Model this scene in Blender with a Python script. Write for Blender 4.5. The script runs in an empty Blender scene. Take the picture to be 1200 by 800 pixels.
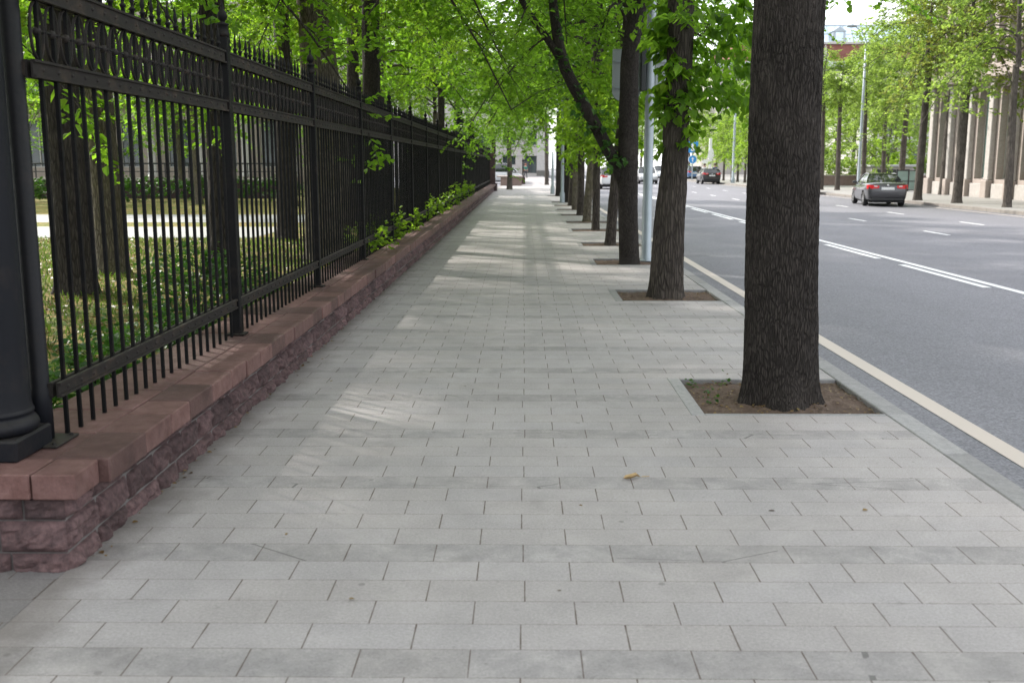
import bpy, bmesh, math, random
import numpy as np
from mathutils import Vector, Matrix, noise as mnoise

random.seed(7)
rng = np.random.default_rng(7)
R = math.radians
scene = bpy.context.scene
COL = scene.collection
PI = math.pi

# ------------------------------------------------------------------ camera model
F, CAMH = 1190.0, 1.74
PITCH, YAW = math.atan(208 / F), math.atan(14 / F)


def P(x, y, Y):
    """world point seen at photo pixel x, y at street distance Y (used to measure real positions)."""
    u = (x - 600) / F; v = (400 - y) / F
    fy = math.cos(PITCH) + v * math.sin(PITCH); fz = -math.sin(PITCH) + v * math.cos(PITCH)
    X = u * math.cos(YAW) - fy * math.sin(YAW); YY = u * math.sin(YAW) + fy * math.cos(YAW)
    t = Y / YY
    return Vector((X * t, Y, CAMH + fz * t))


# ------------------------------------------------------------------ object helpers
def link(o, parent=None):
    COL.objects.link(o)
    if parent is not None:
        o.parent = parent
    return o


def tag(o, label=None, cat=None, group=None, kind=None):
    if label: o['label'] = label
    if cat: o['category'] = cat
    if group: o['group'] = group
    if kind: o['kind'] = kind
    return o


def empty(name, loc=(0, 0, 0), rz=0.0, label=None, cat=None, group=None):
    o = bpy.data.objects.new(name, None)
    o.empty_display_size = 0.2
    o.location = loc; o.rotation_euler = (0, 0, rz)
    link(o)
    return tag(o, label, cat, group)


def inst(name, me, parent=None, loc=(0, 0, 0), rot=(0, 0, 0), sc=(1, 1, 1)):
    o = bpy.data.objects.new(name, me)
    o.location = loc; o.rotation_euler = rot
    o.scale = sc if hasattr(sc, '__len__') else (sc, sc, sc)
    return link(o, parent)


def copy_tree(o, parent=None):
    c = o.copy(); COL.objects.link(c)
    if parent is not None: c.parent = parent
    for ch in list(o.children):
        copy_tree(ch, c)
    return c


class MB:
    """collects plain geometry for one mesh"""
    def __init__(s):
        s.v = []; s.f = []; s.m = []; s.smooth = []; s.mats = []

    def mi(s, mat):
        if mat is None: return 0
        if mat not in s.mats: s.mats.append(mat)
        return s.mats.index(mat)

    def add(s, verts, faces, mat=None, smooth=False):
        b = len(s.v); k = s.mi(mat)
        s.v.extend([tuple(p) for p in verts])
        for f in faces:
            s.f.append(tuple(i + b for i in f)); s.m.append(k); s.smooth.append(smooth)

    def box(s, x0, x1, y0, y1, z0, z1, mat=None):
        s.add([(x0, y0, z0), (x1, y0, z0), (x1, y1, z0), (x0, y1, z0), (x0, y0, z1), (x1, y0, z1), (x1, y1, z1), (x0, y1, z1)],
              [(0, 3, 2, 1), (4, 5, 6, 7), (0, 1, 5, 4), (1, 2, 6, 5), (2, 3, 7, 6), (3, 0, 4, 7)], mat)

    def cbox(s, x0, x1, y0, y1, z0, z1, b=0.01, mat=None):
        """box with chamfered edges"""
        vs = []
        for sx in (0, 1):
            for sy in (0, 1):
                for sz in (0, 1):
                    X, Y, Z = (x0, x1)[sx], (y0, y1)[sy], (z0, z1)[sz]
                    dx, dy, dz = (b, -b)[sx], (b, -b)[sy], (b, -b)[sz]
                    vs += [(X, Y + dy, Z + dz), (X + dx, Y, Z + dz), (X + dx, Y + dy, Z)]
        bm = bmesh.new()
        for p in vs: bm.verts.new(p)
        r = bmesh.ops.convex_hull(bm, input=bm.verts)
        bm.verts.index_update(); bm.verts.ensure_lookup_table()
        s.add([v.co[:] for v in bm.verts], [[v.index for v in f.verts] for f in bm.faces], mat)
        bm.free()

    def tube(s, pts, rad, n=8, mat=None, cap=True, smooth=True, squash=None):
        pts = [Vector(p) for p in pts]
        if not hasattr(rad, '__len__'): rad = [rad] * len(pts)
        rings = []; ref = None
        for i, p in enumerate(pts):
            a = pts[max(0, i - 1)]; b = pts[min(len(pts) - 1, i + 1)]
            t = (b - a).normalized()
            if ref is None:
                ref = Vector((0, 1, 0)) if abs(t.y) < 0.9 else Vector((1, 0, 0))
            u = (ref - t * ref.dot(t)).normalized(); ref = u
            w = t.cross(u)
            rings.append([p + (u * math.cos(2 * PI * k / n) + w * math.sin(2 * PI * k / n)) * rad[i] for k in range(n)])
        vs = [q for r in rings for q in r]; fs = []
        for i in range(len(pts) - 1):
            for k in range(n):
                fs.append((i * n + k, i * n + (k + 1) % n, (i + 1) * n + (k + 1) % n, (i + 1) * n + k))
        s.add(vs, fs, mat, smooth)
        if cap:
            s.add(rings[0][::-1], [tuple(range(n))], mat); s.add(rings[-1], [tuple(range(n))], mat)

    def lathe(s, prof, c=(0, 0, 0), n=16, mat=None, smooth=True):
        vs = []; fs = []
        for r, z in prof:
            for k in range(n):
                a = 2 * PI * k / n
                vs.append((c[0] + r * math.cos(a), c[1] + r * math.sin(a), c[2] + z))
        for i in range(len(prof) - 1):
            for k in range(n):
                fs.append((i * n + k, i * n + (k + 1) % n, (i + 1) * n + (k + 1) % n, (i + 1) * n + k))
        s.add(vs, fs, mat, smooth)

    def quad(s, a, b, c, d, mat=None):
        s.add([a, b, c, d], [(0, 1, 2, 3)], mat)

    def prism(s, outline, y0, y1, mat=None, axis='y'):
        """outline (a, z) extruded along the other horizontal axis"""
        n = len(outline)
        if axis == 'y':
            A = [(a, y0, z) for a, z in outline]; B = [(a, y1, z) for a, z in outline]
        else:
            A = [(y0, a, z) for a, z in outline]; B = [(y1, a, z) for a, z in outline]
        fs = [tuple(range(n)), tuple(range(2 * n - 1, n - 1, -1))]
        fs += [(i, n + i, n + (i + 1) % n, (i + 1) % n) for i in range(n)]
        s.add(A + B, fs, mat)

    def mesh(s, name, mat=None, fix=True):
        me = bpy.data.meshes.new(name)
        me.from_pydata(s.v, [], s.f)
        mats = s.mats if s.mats else [mat]
        for m in mats: me.materials.append(m)
        me.polygons.foreach_set('material_index', s.m)
        me.polygons.foreach_set('use_smooth', s.smooth)
        me.update()
        if fix:
            bm = bmesh.new(); bm.from_mesh(me)
            bmesh.ops.recalc_face_normals(bm, faces=bm.faces)
            bm.to_mesh(me); bm.free()
        return me

    def obj(s, name, mat=None, parent=None, loc=(0, 0, 0), rot=(0, 0, 0), fix=True):
        return inst(name, s.mesh(name, mat, fix), parent, loc, rot)


def np_mesh(name, V, Fa, mat, attrs=None, smooth=False):
    """fast mesh from numpy: Fa is (n, k)"""
    V = np.asarray(V, dtype=np.float32); Fa = np.asarray(Fa, dtype=np.int32)
    me = bpy.data.meshes.new(name)
    n, k = Fa.shape
    me.vertices.add(len(V)); me.vertices.foreach_set('co', V.ravel())
    me.loops.add(n * k); me.loops.foreach_set('vertex_index', Fa.ravel())
    me.polygons.add(n)
    me.polygons.foreach_set('loop_start', np.arange(0, n * k, k, dtype=np.int32))
    me.polygons.foreach_set('use_smooth', np.full(n, smooth, dtype=bool))
    me.update(calc_edges=True)
    if attrs:
        for an, arr in attrs.items():
            a = me.attributes.new(an, 'FLOAT', 'POINT')
            a.data.foreach_set('value', np.asarray(arr, dtype=np.float32))
    me.materials.append(mat)
    return me


# ------------------------------------------------------------------ material helpers
class NT:
    def __init__(s, name):
        s.mat = bpy.data.materials.new(name); s.mat.use_nodes = True
        s.t = s.mat.node_tree; s.n = s.t.nodes; s.l = s.t.links
        s.n.clear()
        s.out = s.n.new('ShaderNodeOutputMaterial')
        s.p = s.n.new('ShaderNodeBsdfPrincipled')
        s.l.new(s.p.outputs[0], s.out.inputs[0])

    def put(s, sock, v):
        if hasattr(v, 'is_output') or isinstance(v, bpy.types.NodeSocket): s.l.new(v, sock)
        elif v is not None:
            if hasattr(v, '__len__') and len(v) == 3 and sock.type == 'RGBA': v = (*v, 1)
            sock.default_value = v

    def coord(s, which='Object'):
        return s.n.new('ShaderNodeTexCoord').outputs[which]

    def mapping(s, vec, scale=(1, 1, 1), loc=(0, 0, 0)):
        m = s.n.new('ShaderNodeMapping'); s.l.new(vec, m.inputs[0])
        m.inputs['Scale'].default_value = scale; m.inputs['Location'].default_value = loc
        return m.outputs[0]

    def noise(s, vec, scale=5, detail=4, rough=0.55, out='Fac', dist=0):
        k = s.n.new('ShaderNodeTexNoise'); s.l.new(vec, k.inputs['Vector'])
        k.inputs['Scale'].default_value = scale; k.inputs['Detail'].default_value = detail
        k.inputs['Roughness'].default_value = rough; k.inputs['Distortion'].default_value = dist
        return k.outputs[out]

    def voro(s, vec, scale=5, feature='F1', out='Distance', rand=1):
        k = s.n.new('ShaderNodeTexVoronoi'); k.feature = feature
        s.l.new(vec, k.inputs['Vector']); k.inputs['Scale'].default_value = scale
        k.inputs['Randomness'].default_value = rand
        return k.outputs[out]

    def math(s, op, a, b=0.0, c=None):
        k = s.n.new('ShaderNodeMath'); k.operation = op
        s.put(k.inputs[0], a); s.put(k.inputs[1], b)
        if c is not None: s.put(k.inputs[2], c)
        return k.outputs[0]

    def ramp(s, fac, stops):
        k = s.n.new('ShaderNodeValToRGB'); s.put(k.inputs[0], fac)
        e = k.color_ramp.elements
        while len(e) < len(stops): e.new(0.5)
        for el, (p, c) in zip(e, stops):
            el.position = p; el.color = (*c, 1) if hasattr(c, '__len__') else (c, c, c, 1)
        return k.outputs[0]

    def mix(s, fac, a, b, mode='MIX'):
        k = s.n.new('ShaderNodeMix'); k.data_type = 'RGBA'; k.blend_type = mode
        s.put(k.inputs[0], fac); s.put(k.inputs[6], a); s.put(k.inputs[7], b)
        return k.outputs[2]

    def sep(s, vec):
        k = s.n.new('ShaderNodeSeparateXYZ'); s.l.new(vec, k.inputs[0]); return k.outputs

    def comb(s, x, y, z=0.0):
        k = s.n.new('ShaderNodeCombineXYZ')
        s.put(k.inputs[0], x); s.put(k.inputs[1], y); s.put(k.inputs[2], z); return k.outputs[0]

    def white(s, vec):
        k = s.n.new('ShaderNodeTexWhiteNoise'); k.noise_dimensions = '3D'; s.l.new(vec, k.inputs[0]); return k.outputs[0]

    def attr(s, name):
        k = s.n.new('ShaderNodeAttribute'); k.attribute_name = name; return k.outputs['Fac']

    def bump(s, h, strength=0.5, dist=0.01):
        k = s.n.new('ShaderNodeBump'); s.l.new(h, k.inputs['Height'])
        k.inputs['Strength'].default_value = strength; k.inputs['Distance'].default_value = dist
        s.l.new(k.outputs[0], s.p.inputs['Normal'])

    def set(s, color=None, rough=0.6, metal=0.0, spec=0.5, **kw):
        s.put(s.p.inputs['Base Color'], color)
        s.put(s.p.inputs['Roughness'], rough)
        s.put(s.p.inputs['Metallic'], metal)
        s.put(s.p.inputs['Specular IOR Level'], spec)
        for k, v in kw.items(): s.put(s.p.inputs[k.replace('_', ' ')], v)
        return s.mat


def m_simple(name, c, rough=0.5, metal=0.0, spec=0.5, var=0.12, scale=8.0, **kw):
    t = NT(name); co = t.coord()
    n = t.noise(co, scale, 5)
    f = t.math('MULTIPLY_ADD', n, 2 * var, 1 - var)
    k = t.n.new('ShaderNodeVectorMath'); k.operation = 'SCALE'
    k.inputs[0].default_value = c; t.l.new(f, k.inputs['Scale'])
    return t.set(k.outputs[0], rough, metal, spec, **kw)


ROW, PLEN, BAND0 = 0.207, 0.40, 4.275


def m_paver(name, tone=1.0, bands=True):
    t = NT(name); co = t.coord(); x, y, z = t.sep(co)
    yy = t.math('DIVIDE', t.math('SUBTRACT', y, BAND0), ROW)
    row = t.math('FLOOR', yy); fy = t.math('FRACT', yy)
    sh = t.math('MULTIPLY', t.math('FLOORED_MODULO', row, 2.0), 0.5)
    # each row drifts a little so the bond is not perfect
    drift = t.math('MULTIPLY_ADD', t.white(t.comb(row, 3.7, 1.1)), 0.05, -0.025)
    xx = t.math('ADD', t.math('ADD', t.math('DIVIDE', x, PLEN), sh), drift)
    cx = t.math('FLOOR', xx); fx = t.math('FRACT', xx)
    dx = t.math('MULTIPLY', t.math('MINIMUM', fx, t.math('SUBTRACT', 1.0, fx)), PLEN)
    dy = t.math('MULTIPLY', t.math('MINIMUM', fy, t.math('SUBTRACT', 1.0, fy)), ROW)
    wob = t.noise(co, 9, 3)
    jx = t.math('LESS_THAN', dx, t.math('MULTIPLY_ADD', wob, 0.0048, 0.0002))
    jy = t.math('LESS_THAN', dy, t.math('MULTIPLY_ADD', wob, 0.0028, -0.0002))
    joint = t.math('MAXIMUM', jx, t.math('MULTIPLY', jy, 0.9))
    cell = t.white(t.comb(cx, row, 0.3))
    big = t.noise(co, 0.55, 5, 0.6); mid = t.noise(co, 3.2, 6, 0.65); fine = t.noise(co, 75, 4, 0.85)
    sp = t.noise(co, 230, 2, 0.8)
    v = t.math('MULTIPLY_ADD', cell, 0.14, 0.93)
    v = t.math('MULTIPLY', v, t.math('MULTIPLY_ADD', big, 0.50, 0.75))
    v = t.math('MULTIPLY', v, t.math('MULTIPLY_ADD', mid, 0.44, 0.78))
    v = t.math('MULTIPLY', v, t.math('MULTIPLY_ADD', fine, 1.1, 0.45))
    v = t.math('MULTIPLY', v, t.math('MULTIPLY_ADD', sp, 0.9, 0.55))
    base = t.mix(cell, (0.345 * tone, 0.318 * tone, 0.309 * tone), (0.296 * tone, 0.276 * tone, 0.274 * tone))
    if bands:
        b = t.math('LESS_THAN', t.math('FLOORED_MODULO', row, 5.0), 0.5)
        crack = t.noise(co, 5.0, 6, 0.75)
        bc = t.mix(t.ramp(crack, [(0.40, 0.0), (0.62, 1.0)]), (0.200 * tone, 0.188 * tone, 0.187 * tone), (0.315 * tone, 0.294 * tone, 0.286 * tone))
        base = t.mix(t.math('MULTIPLY', b, t.math('MULTIPLY_ADD', t.noise(co, 0.8, 3), 1.1, 0.1)), base, bc)
        hair = t.voro(t.mapping(co, (0.7, 2.0, 1)), 1.1, 'DISTANCE_TO_EDGE')
        ck = t.math('MULTIPLY', b, t.math('MULTIPLY', t.math('LESS_THAN', hair, 0.005), t.math('GREATER_THAN', t.noise(co, 2.0, 3), 0.52)))
        joint2 = t.math('MULTIPLY', ck, 0.75)
    vm = t.n.new('ShaderNodeVectorMath'); vm.operation = 'SCALE'; t.l.new(base, vm.inputs[0]); t.l.new(v, vm.inputs['Scale'])
    # darker damp stains with their own outline
    st = t.ramp(t.noise(co, 1.6, 7, 0.68, dist=0.8), [(0.60, 0.0), (0.76, 1.0)])
    c = t.mix(t.math('MULTIPLY', st, 0.45), vm.outputs[0], (0.18, 0.165, 0.152))
    spots = t.math('LESS_THAN', t.voro(co, 2.3), 0.035)
    c = t.mix(t.math('MULTIPLY', spots, 0.45), c, (0.10, 0.095, 0.09))
    pale = t.ramp(t.noise(t.mapping(co, (1, 1, 1), (7, 3, 0)), 0.9, 7, 0.7, dist=1.2), [(0.55, 0.0), (0.75, 1.0)])
    c = t.mix(t.math('MULTIPLY', pale, 0.35), c, (0.44, 0.41, 0.39))
    c = t.mix(t.math('MULTIPLY', joint, t.math('MULTIPLY_ADD', mid, 0.7, 0.55)), c, (0.072, 0.046, 0.034))
    if bands: c = t.mix(joint2, c, (0.1, 0.095, 0.09))
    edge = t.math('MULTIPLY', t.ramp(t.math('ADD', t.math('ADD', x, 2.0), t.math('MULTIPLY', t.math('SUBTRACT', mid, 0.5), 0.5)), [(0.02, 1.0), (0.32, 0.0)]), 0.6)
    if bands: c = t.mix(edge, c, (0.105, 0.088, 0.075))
    chip = t.math('MULTIPLY', t.math('LESS_THAN', t.math('MINIMUM', dx, dy), t.math('MULTIPLY', t.math('MAXIMUM', t.math('SUBTRACT', t.noise(co, 26, 3), 0.60), 0.0), 0.16)), 0.4)
    c = t.mix(chip, c, (0.17, 0.155, 0.145))
    gum = t.math('LESS_THAN', t.voro(t.mapping(co, (1, 1, 1), (5, 2, 0)), 5.5), 0.05)
    c = t.mix(t.math('MULTIPLY', gum, t.math('MULTIPLY', big, 0.7)), c, (0.15, 0.14, 0.135))
    h = t.math('SUBTRACT', t.math('ADD', t.math('MULTIPLY', fine, 0.25), t.math('MULTIPLY', cell, 0.2)), joint)
    t.bump(h, 0.45, 0.004)
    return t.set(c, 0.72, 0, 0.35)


def m_asphalt():
    t = NT('asphalt'); co = t.coord()
    ag = t.voro(co, 62, out='Color'); a = t.sep(ag)[0]
    fine = t.noise(co, 60, 3, 0.7); big = t.noise(t.mapping(co, (1, 0.25, 1)), 0.35, 5, 0.6); mid = t.noise(co, 4, 4)
    wide = t.noise(t.mapping(co, (0.5, 0.05, 1)), 1.1, 3)
    v = t.math('MULTIPLY', t.math('MULTIPLY_ADD', a, 0.55, 0.72), t.math('MULTIPLY_ADD', fine, 0.7, 0.65))
    v = t.math('MULTIPLY', v, t.math('MULTIPLY_ADD', big, 0.36, 0.82))
    v = t.math('MULTIPLY', v, t.math('MULTIPLY_ADD', mid, 0.16, 0.92))
    v = t.math('MULTIPLY', v, t.math('MULTIPLY_ADD', wide, 0.3, 0.85))
    k = t.n.new('ShaderNodeVectorMath'); k.operation = 'SCALE'; k.inputs[0].default_value = (0.160, 0.158, 0.174); t.l.new(v, k.inputs['Scale'])
    t.bump(t.math('ADD', fine, a), 0.5, 0.004)
    return t.set(k.outputs[0], 0.78, 0, 0.35)


def m_paint(name, c, wear=0.42):
    t = NT(name); co = t.coord()
    w = t.noise(co, 22, 6, 0.75); d = t.noise(co, 1.3, 3)
    f = t.ramp(t.math('ADD', t.math('MULTIPLY', w, 0.75), t.math('MULTIPLY', d, 0.25)), [(wear - 0.1, 1.0), (wear + 0.02, 0.0)])
    base = t.mix(t.math('MULTIPLY', d, 0.25), c, (0.3, 0.29, 0.28))
    return t.set(t.mix(f, base, (0.14, 0.14, 0.145)), 0.6, 0, 0.4)


def m_stone(name, c1, c2, rough=0.75, bump=0.5, scale=14.0, grime=0.5):
    t = NT(name); co = t.coord()
    tint = t.attr('tint')
    n = t.noise(co, scale, 7, 0.68); n2 = t.noise(co, scale * 7, 4, 0.7); n3 = t.noise(co, scale * 0.22, 4, 0.6)
    c = t.mix(t.ramp(n, [(0.32, 0.0), (0.68, 1.0)]), c1, c2)
    c = t.mix(t.math('MULTIPLY', t.ramp(n3, [(0.5, 0.0), (0.72, 1.0)]), grime), c, tuple(x * 0.55 for x in c1))
    v = t.math('MULTIPLY', t.math('MULTIPLY_ADD', n2, 0.7, 0.65), t.math('MULTIPLY_ADD', tint, 0.85, 0.58))
    k = t.n.new('ShaderNodeVectorMath'); k.operation = 'SCALE'; t.l.new(c, k.inputs[0]); t.l.new(v, k.inputs['Scale'])
    t.bump(t.math('ADD', n, t.math('MULTIPLY', n2, 0.4)), bump, 0.012)
    return t.set(k.outputs[0], rough, 0, 0.4)


def m_bark(name, c1, c2, zs=0.16, scale=34.0, bump=1.0, moss=0.0):
    t = NT(name); co = t.coord()
    wv = t.noise(co, 3.0, 3, out='Color')
    add = t.n.new('ShaderNodeVectorMath'); add.operation = 'MULTIPLY_ADD'
    t.l.new(wv, add.inputs[0]); add.inputs[1].default_value = (0.06, 0.06, 0.2); t.l.new(co, add.inputs[2])
    m = t.mapping(add.outputs[0], (1, 1, zs))
    v = t.voro(m, scale, 'DISTANCE_TO_EDGE'); n = t.noise(m, scale * 1.6, 6, 0.7)
    big = t.noise(co, 1.7, 4); f2 = t.noise(co, 90, 3, 0.7)
    ed = t.ramp(v, [(0.0, 0.0), (0.22, 1.0)])
    hgt = t.math('ADD', t.math('MULTIPLY', ed, 0.8), t.math('MULTIPLY', n, 0.6))
    c = t.mix(t.math('MULTIPLY', hgt, 0.75), c1, c2)
    c = t.mix(t.math('MULTIPLY', t.ramp(big, [(0.5, 0.0), (0.75, 1.0)]), 0.55), c, tuple(x * 1.5 for x in c2))
    c = t.mix(t.math('MULTIPLY', t.ramp(f2, [(0.62, 0.0), (0.75, 1.0)]), 0.5), c, tuple(min(1, x * 1.9) for x in c2))
    if moss: c = t.mix(t.math('MULTIPLY', t.ramp(t.noise(co, 2.4, 5), [(0.5, 0), (0.65, 1)]), moss), c, (0.09, 0.085, 0.03))
    t.bump(t.math('ADD', hgt, t.math('MULTIPLY', f2, 0.2)), bump, 0.03)
    return t.set(c, 0.9, 0, 0.2)


def m_leaf(name, cols, trans=0.5, tcol=(0.22, 0.42, 0.03)):
    t = NT(name); tint = t.attr('tint')
    c = t.ramp(tint, cols)
    t.set(c, 0.42, 0, 0.35)
    tr = t.n.new('ShaderNodeBsdfTranslucent')
    tc = t.mix(0.5, c, tcol)
    tc2 = t.mix(t.math('MULTIPLY', tint, 0.55), tc, tuple(min(1, x * 1.5) for x in tcol))
    t.l.new(tc2, tr.inputs[0])
    mx = t.n.new('ShaderNodeMixShader'); mx.inputs[0].default_value = trans
    t.l.new(t.p.outputs[0], mx.inputs[1]); t.l.new(tr.outputs[0], mx.inputs[2])
    t.l.new(mx.outputs[0], t.out.inputs[0])
    return t.mat


def m_iron(name, c=(0.0030, 0.0030, 0.0033), rust=0.2, rough=0.5):
    t = NT(name); co = t.coord('Object')
    n = t.noise(co, 7, 6, 0.7); n2 = t.noise(co, 45, 4, 0.7)
    f = t.math('MULTIPLY', t.ramp(n, [(0.52, 0.0), (0.70, 1.0)]), rust)
    base = t.mix(t.math('MULTIPLY', n2, 0.6), c, tuple(x * 1.9 for x in c))
    col = t.mix(f, base, (0.085, 0.060, 0.042))
    dust = t.n.new('ShaderNodeNewGeometry').outputs['Normal']
    up = t.math('MULTIPLY', t.math('MAXIMUM', t.sep(dust)[2], 0.0), t.math('MULTIPLY', n2, 0.7))
    col = t.mix(up, col, (0.06, 0.053, 0.046))
    t.bump(n2, 0.25, 0.003)
    return t.set(col, t.math('MULTIPLY_ADD', n2, 0.3, rough - 0.1), 0.0, 0.14)


def m_glass(name, c=(0.02, 0.03, 0.03), rough=0.06):
    t = NT(name); co = t.coord()
    n = t.noise(co, 1.3, 3)
    return t.set(t.mix(n, c, tuple(x * 2.2 for x in c)), rough, 0, 0.8)


M = {}
M['paver'] = m_paver('paver_stone')
M['drive'] = m_paver('dark_paver_stone', 0.52, False)
M['asphalt'] = m_asphalt()
M['worn_paint'] = m_paint('road_paint_worn', (0.6, 0.6, 0.6), 0.56)
M['white_paint'] = m_paint('road_paint_white', (0.72, 0.72, 0.72), 0.38)
M['cream_paint'] = m_paint('road_paint_cream', (0.50, 0.43, 0.37), 0.36)
M['granite'] = m_stone('kerb_granite', (0.21, 0.205, 0.205), (0.29, 0.28, 0.275), 0.7, 0.3, 20, 0.25)
M['far_kerb'] = m_stone('far_kerb_granite', (0.34, 0.30, 0.27), (0.42, 0.385, 0.35), 0.75, 0.3, 8, 0.4)
M['cap'] = m_stone('red_cap_stone', (0.082, 0.038, 0.032), (0.138, 0.076, 0.068), 0.68, 0.6, 13, 0.7)
M['rock'] = m_stone('red_rock_stone', (0.044, 0.026, 0.027), (0.150, 0.092, 0.090), 0.8, 1.0, 22, 0.5)
M['pink_stone'] = m_stone('pink_facade_stone', (0.50, 0.415, 0.37), (0.58, 0.50, 0.455), 0.7, 0.2, 1.5, 0.2)
M['pale_stone'] = m_stone('pale_facade_stone', (0.60, 0.55, 0.51), (0.66, 0.62, 0.59), 0.7, 0.15, 0.8, 0.1)
M['rose_base'] = m_stone('rose_base_stone', (0.33, 0.23, 0.20), (0.42, 0.31, 0.27), 0.65, 0.2, 3, 0.2)
M['white_wall'] = m_stone('white_facade', (0.66, 0.63, 0.60), (0.72, 0.69, 0.66), 0.75, 0.1, 0.7, 0.08)
M['brick_red'] = m_stone('red_brick', (0.28, 0.10, 0.075), (0.36, 0.15, 0.12), 0.8, 0.2, 2, 0.2)
M['grey_trim'] = m_simple('grey_trim', (0.42, 0.43, 0.45), 0.6)
M['bark_near'] = m_bark('bark_near', (0.014, 0.0118, 0.0105), (0.060, 0.051, 0.045), 0.17, 64, 0.9)
M['bark_mid'] = m_bark('bark_mid', (0.018, 0.015, 0.013), (0.080, 0.067, 0.057), 0.13, 30, 0.9)
M['bark_grey'] = m_bark('bark_grey', (0.045, 0.038, 0.03), (0.155, 0.135, 0.10), 0.2, 26, 0.9, 0.5)
M['bark_dark'] = m_bark('bark_dark', (0.012, 0.010, 0.009), (0.055, 0.047, 0.04), 0.16, 28, 0.8)
M['bark_far'] = m_bark('bark_far', (0.035, 0.030, 0.026), (0.11, 0.095, 0.083), 0.15, 20, 0.6)
G1 = [(0.0, (0.030, 0.078, 0.008)), (0.45, (0.066, 0.145, 0.012)), (0.8, (0.11, 0.20, 0.016)), (1.0, (0.18, 0.25, 0.02))]
G2 = [(0.0, (0.040, 0.085, 0.010)), (0.5, (0.085, 0.155, 0.014)), (0.85, (0.14, 0.205, 0.02)), (1.0, (0.22, 0.25, 0.025))]
G3 = [(0.0, (0.050, 0.095, 0.022)), (0.5, (0.10, 0.165, 0.034)), (0.85, (0.16, 0.215, 0.042)), (1.0, (0.22, 0.21, 0.04))]  # far leaf greens, lightened in the colour in place of haze
GO = [(0.0, (0.06, 0.10, 0.02)), (0.6, (0.12, 0.16, 0.03)), (0.82, (0.22, 0.17, 0.04)), (1.0, (0.32, 0.14, 0.05))]
M['leaf_park'] = m_leaf('park_leaf', G1, 0.62, (0.29, 0.55, 0.03))
M['leaf_park2'] = m_leaf('park_leaf_yellow', G2, 0.62, (0.33, 0.54, 0.03))
M['leaf_street'] = m_leaf('street_leaf', G1, 0.62, (0.29, 0.53, 0.035))
M['leaf_far'] = m_leaf('far_leaf', G3, 0.58, (0.38, 0.54, 0.08))
M['leaf_rust'] = m_leaf('far_leaf_rusty', GO, 0.5, (0.36, 0.42, 0.07))
M['leaf_shrub'] = m_leaf('shrub_leaf', [(0, (0.012, 0.045, 0.008)), (0.6, (0.03, 0.085, 0.012)), (1, (0.06, 0.13, 0.02))], 0.35, (0.10, 0.26, 0.02))
M['leaf_shoot'] = m_leaf('shoot_leaf', [(0, (0.04, 0.095, 0.012)), (0.6, (0.075, 0.15, 0.016)), (1, (0.12, 0.20, 0.03))], 0.58, (0.38, 0.62, 0.03))
M['iron'] = m_iron('fence_iron')
M['iron_rust'] = m_iron('fence_rail_iron', (0.017, 0.015, 0.0138), 0.5, 0.55)
M['column_paint'] = m_iron('column_paint', (0.0065, 0.0072, 0.0095), 0.1, 0.45)
M['galv'] = m_simple('galvanised_steel', (0.30, 0.34, 0.37), 0.45, 0.35, 0.5, 0.15, 5)
M['sign_back'] = m_simple('sign_back', (0.30, 0.33, 0.335), 0.5, 0.2, 0.5, 0.1, 3)
M['dark_metal'] = m_simple('dark_metal', (0.03, 0.033, 0.036), 0.45, 0.3)
M['glass'] = m_glass('window_glass')
M['green_glass'] = m_glass('green_glass', (0.13, 0.20, 0.185), 0.12)  # base colour lightened to stand for sky reflected in the panes
M['blue_glass'] = m_glass('blue_glass', (0.35, 0.44, 0.50), 0.2)
M['car_glass'] = m_glass('car_glass', (0.008, 0.010, 0.010), 0.04)
M['tyre'] = m_simple('tyre_rubber', (0.014, 0.014, 0.015), 0.8)
M['rim'] = m_simple('alloy_rim', (0.45, 0.45, 0.46), 0.3, 0.7)
M['black_trim'] = m_simple('black_trim', (0.012, 0.012, 0.013), 0.55)
M['tail'] = m_simple('tail_lamp', (0.55, 0.012, 0.015), 0.15, 0, 0.6, 0.1)
M['tail_clear'] = m_simple('clear_lamp', (0.65, 0.6, 0.6), 0.12, 0, 0.6, 0.05)
M['plate'] = m_simple('number_plate', (0.62, 0.62, 0.62), 0.4)
M['sign_blue'] = m_simple('sign_blue', (0.02, 0.22, 0.55), 0.4)
M['sign_white'] = m_simple('sign_white', (0.75, 0.75, 0.75), 0.45)
M['flag_green'] = m_simple('flag_green', (0.03, 0.25, 0.05), 0.8)
M['flag_white'] = m_simple('flag_white', (0.7, 0.7, 0.7), 0.8)
M['flag_dark'] = m_simple('flag_dark', (0.03, 0.03, 0.035), 0.8)
M['fallen'] = m_simple('fallen_leaf', (0.36, 0.25, 0.12), 0.6, 0, 0.3, 0.4, 30)


def car_paint(name, c, metal=0.4, rough=0.25):
    return m_simple(name, c, rough, metal, 0.5, 0.05, 2, Coat_Weight=0.8, Coat_Roughness=0.05)


def m_soil():
    t = NT('soil'); co = t.coord()
    n = t.noise(co, 9, 7, 0.7); f = t.noise(co, 70, 4, 0.7); v = t.voro(co, 38)
    c = t.ramp(n, [(0.25, (0.070, 0.047, 0.036)), (0.55, (0.160, 0.114, 0.088)), (0.8, (0.24, 0.185, 0.148))])
    c = t.mix(t.math('MULTIPLY', f, 0.6), c, (0.05, 0.036, 0.028))
    t.bump(t.math('ADD', n, t.math('MULTIPLY', f, 0.5)), 0.9, 0.02)
    return t.set(c, 0.95, 0, 0.2)


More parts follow.
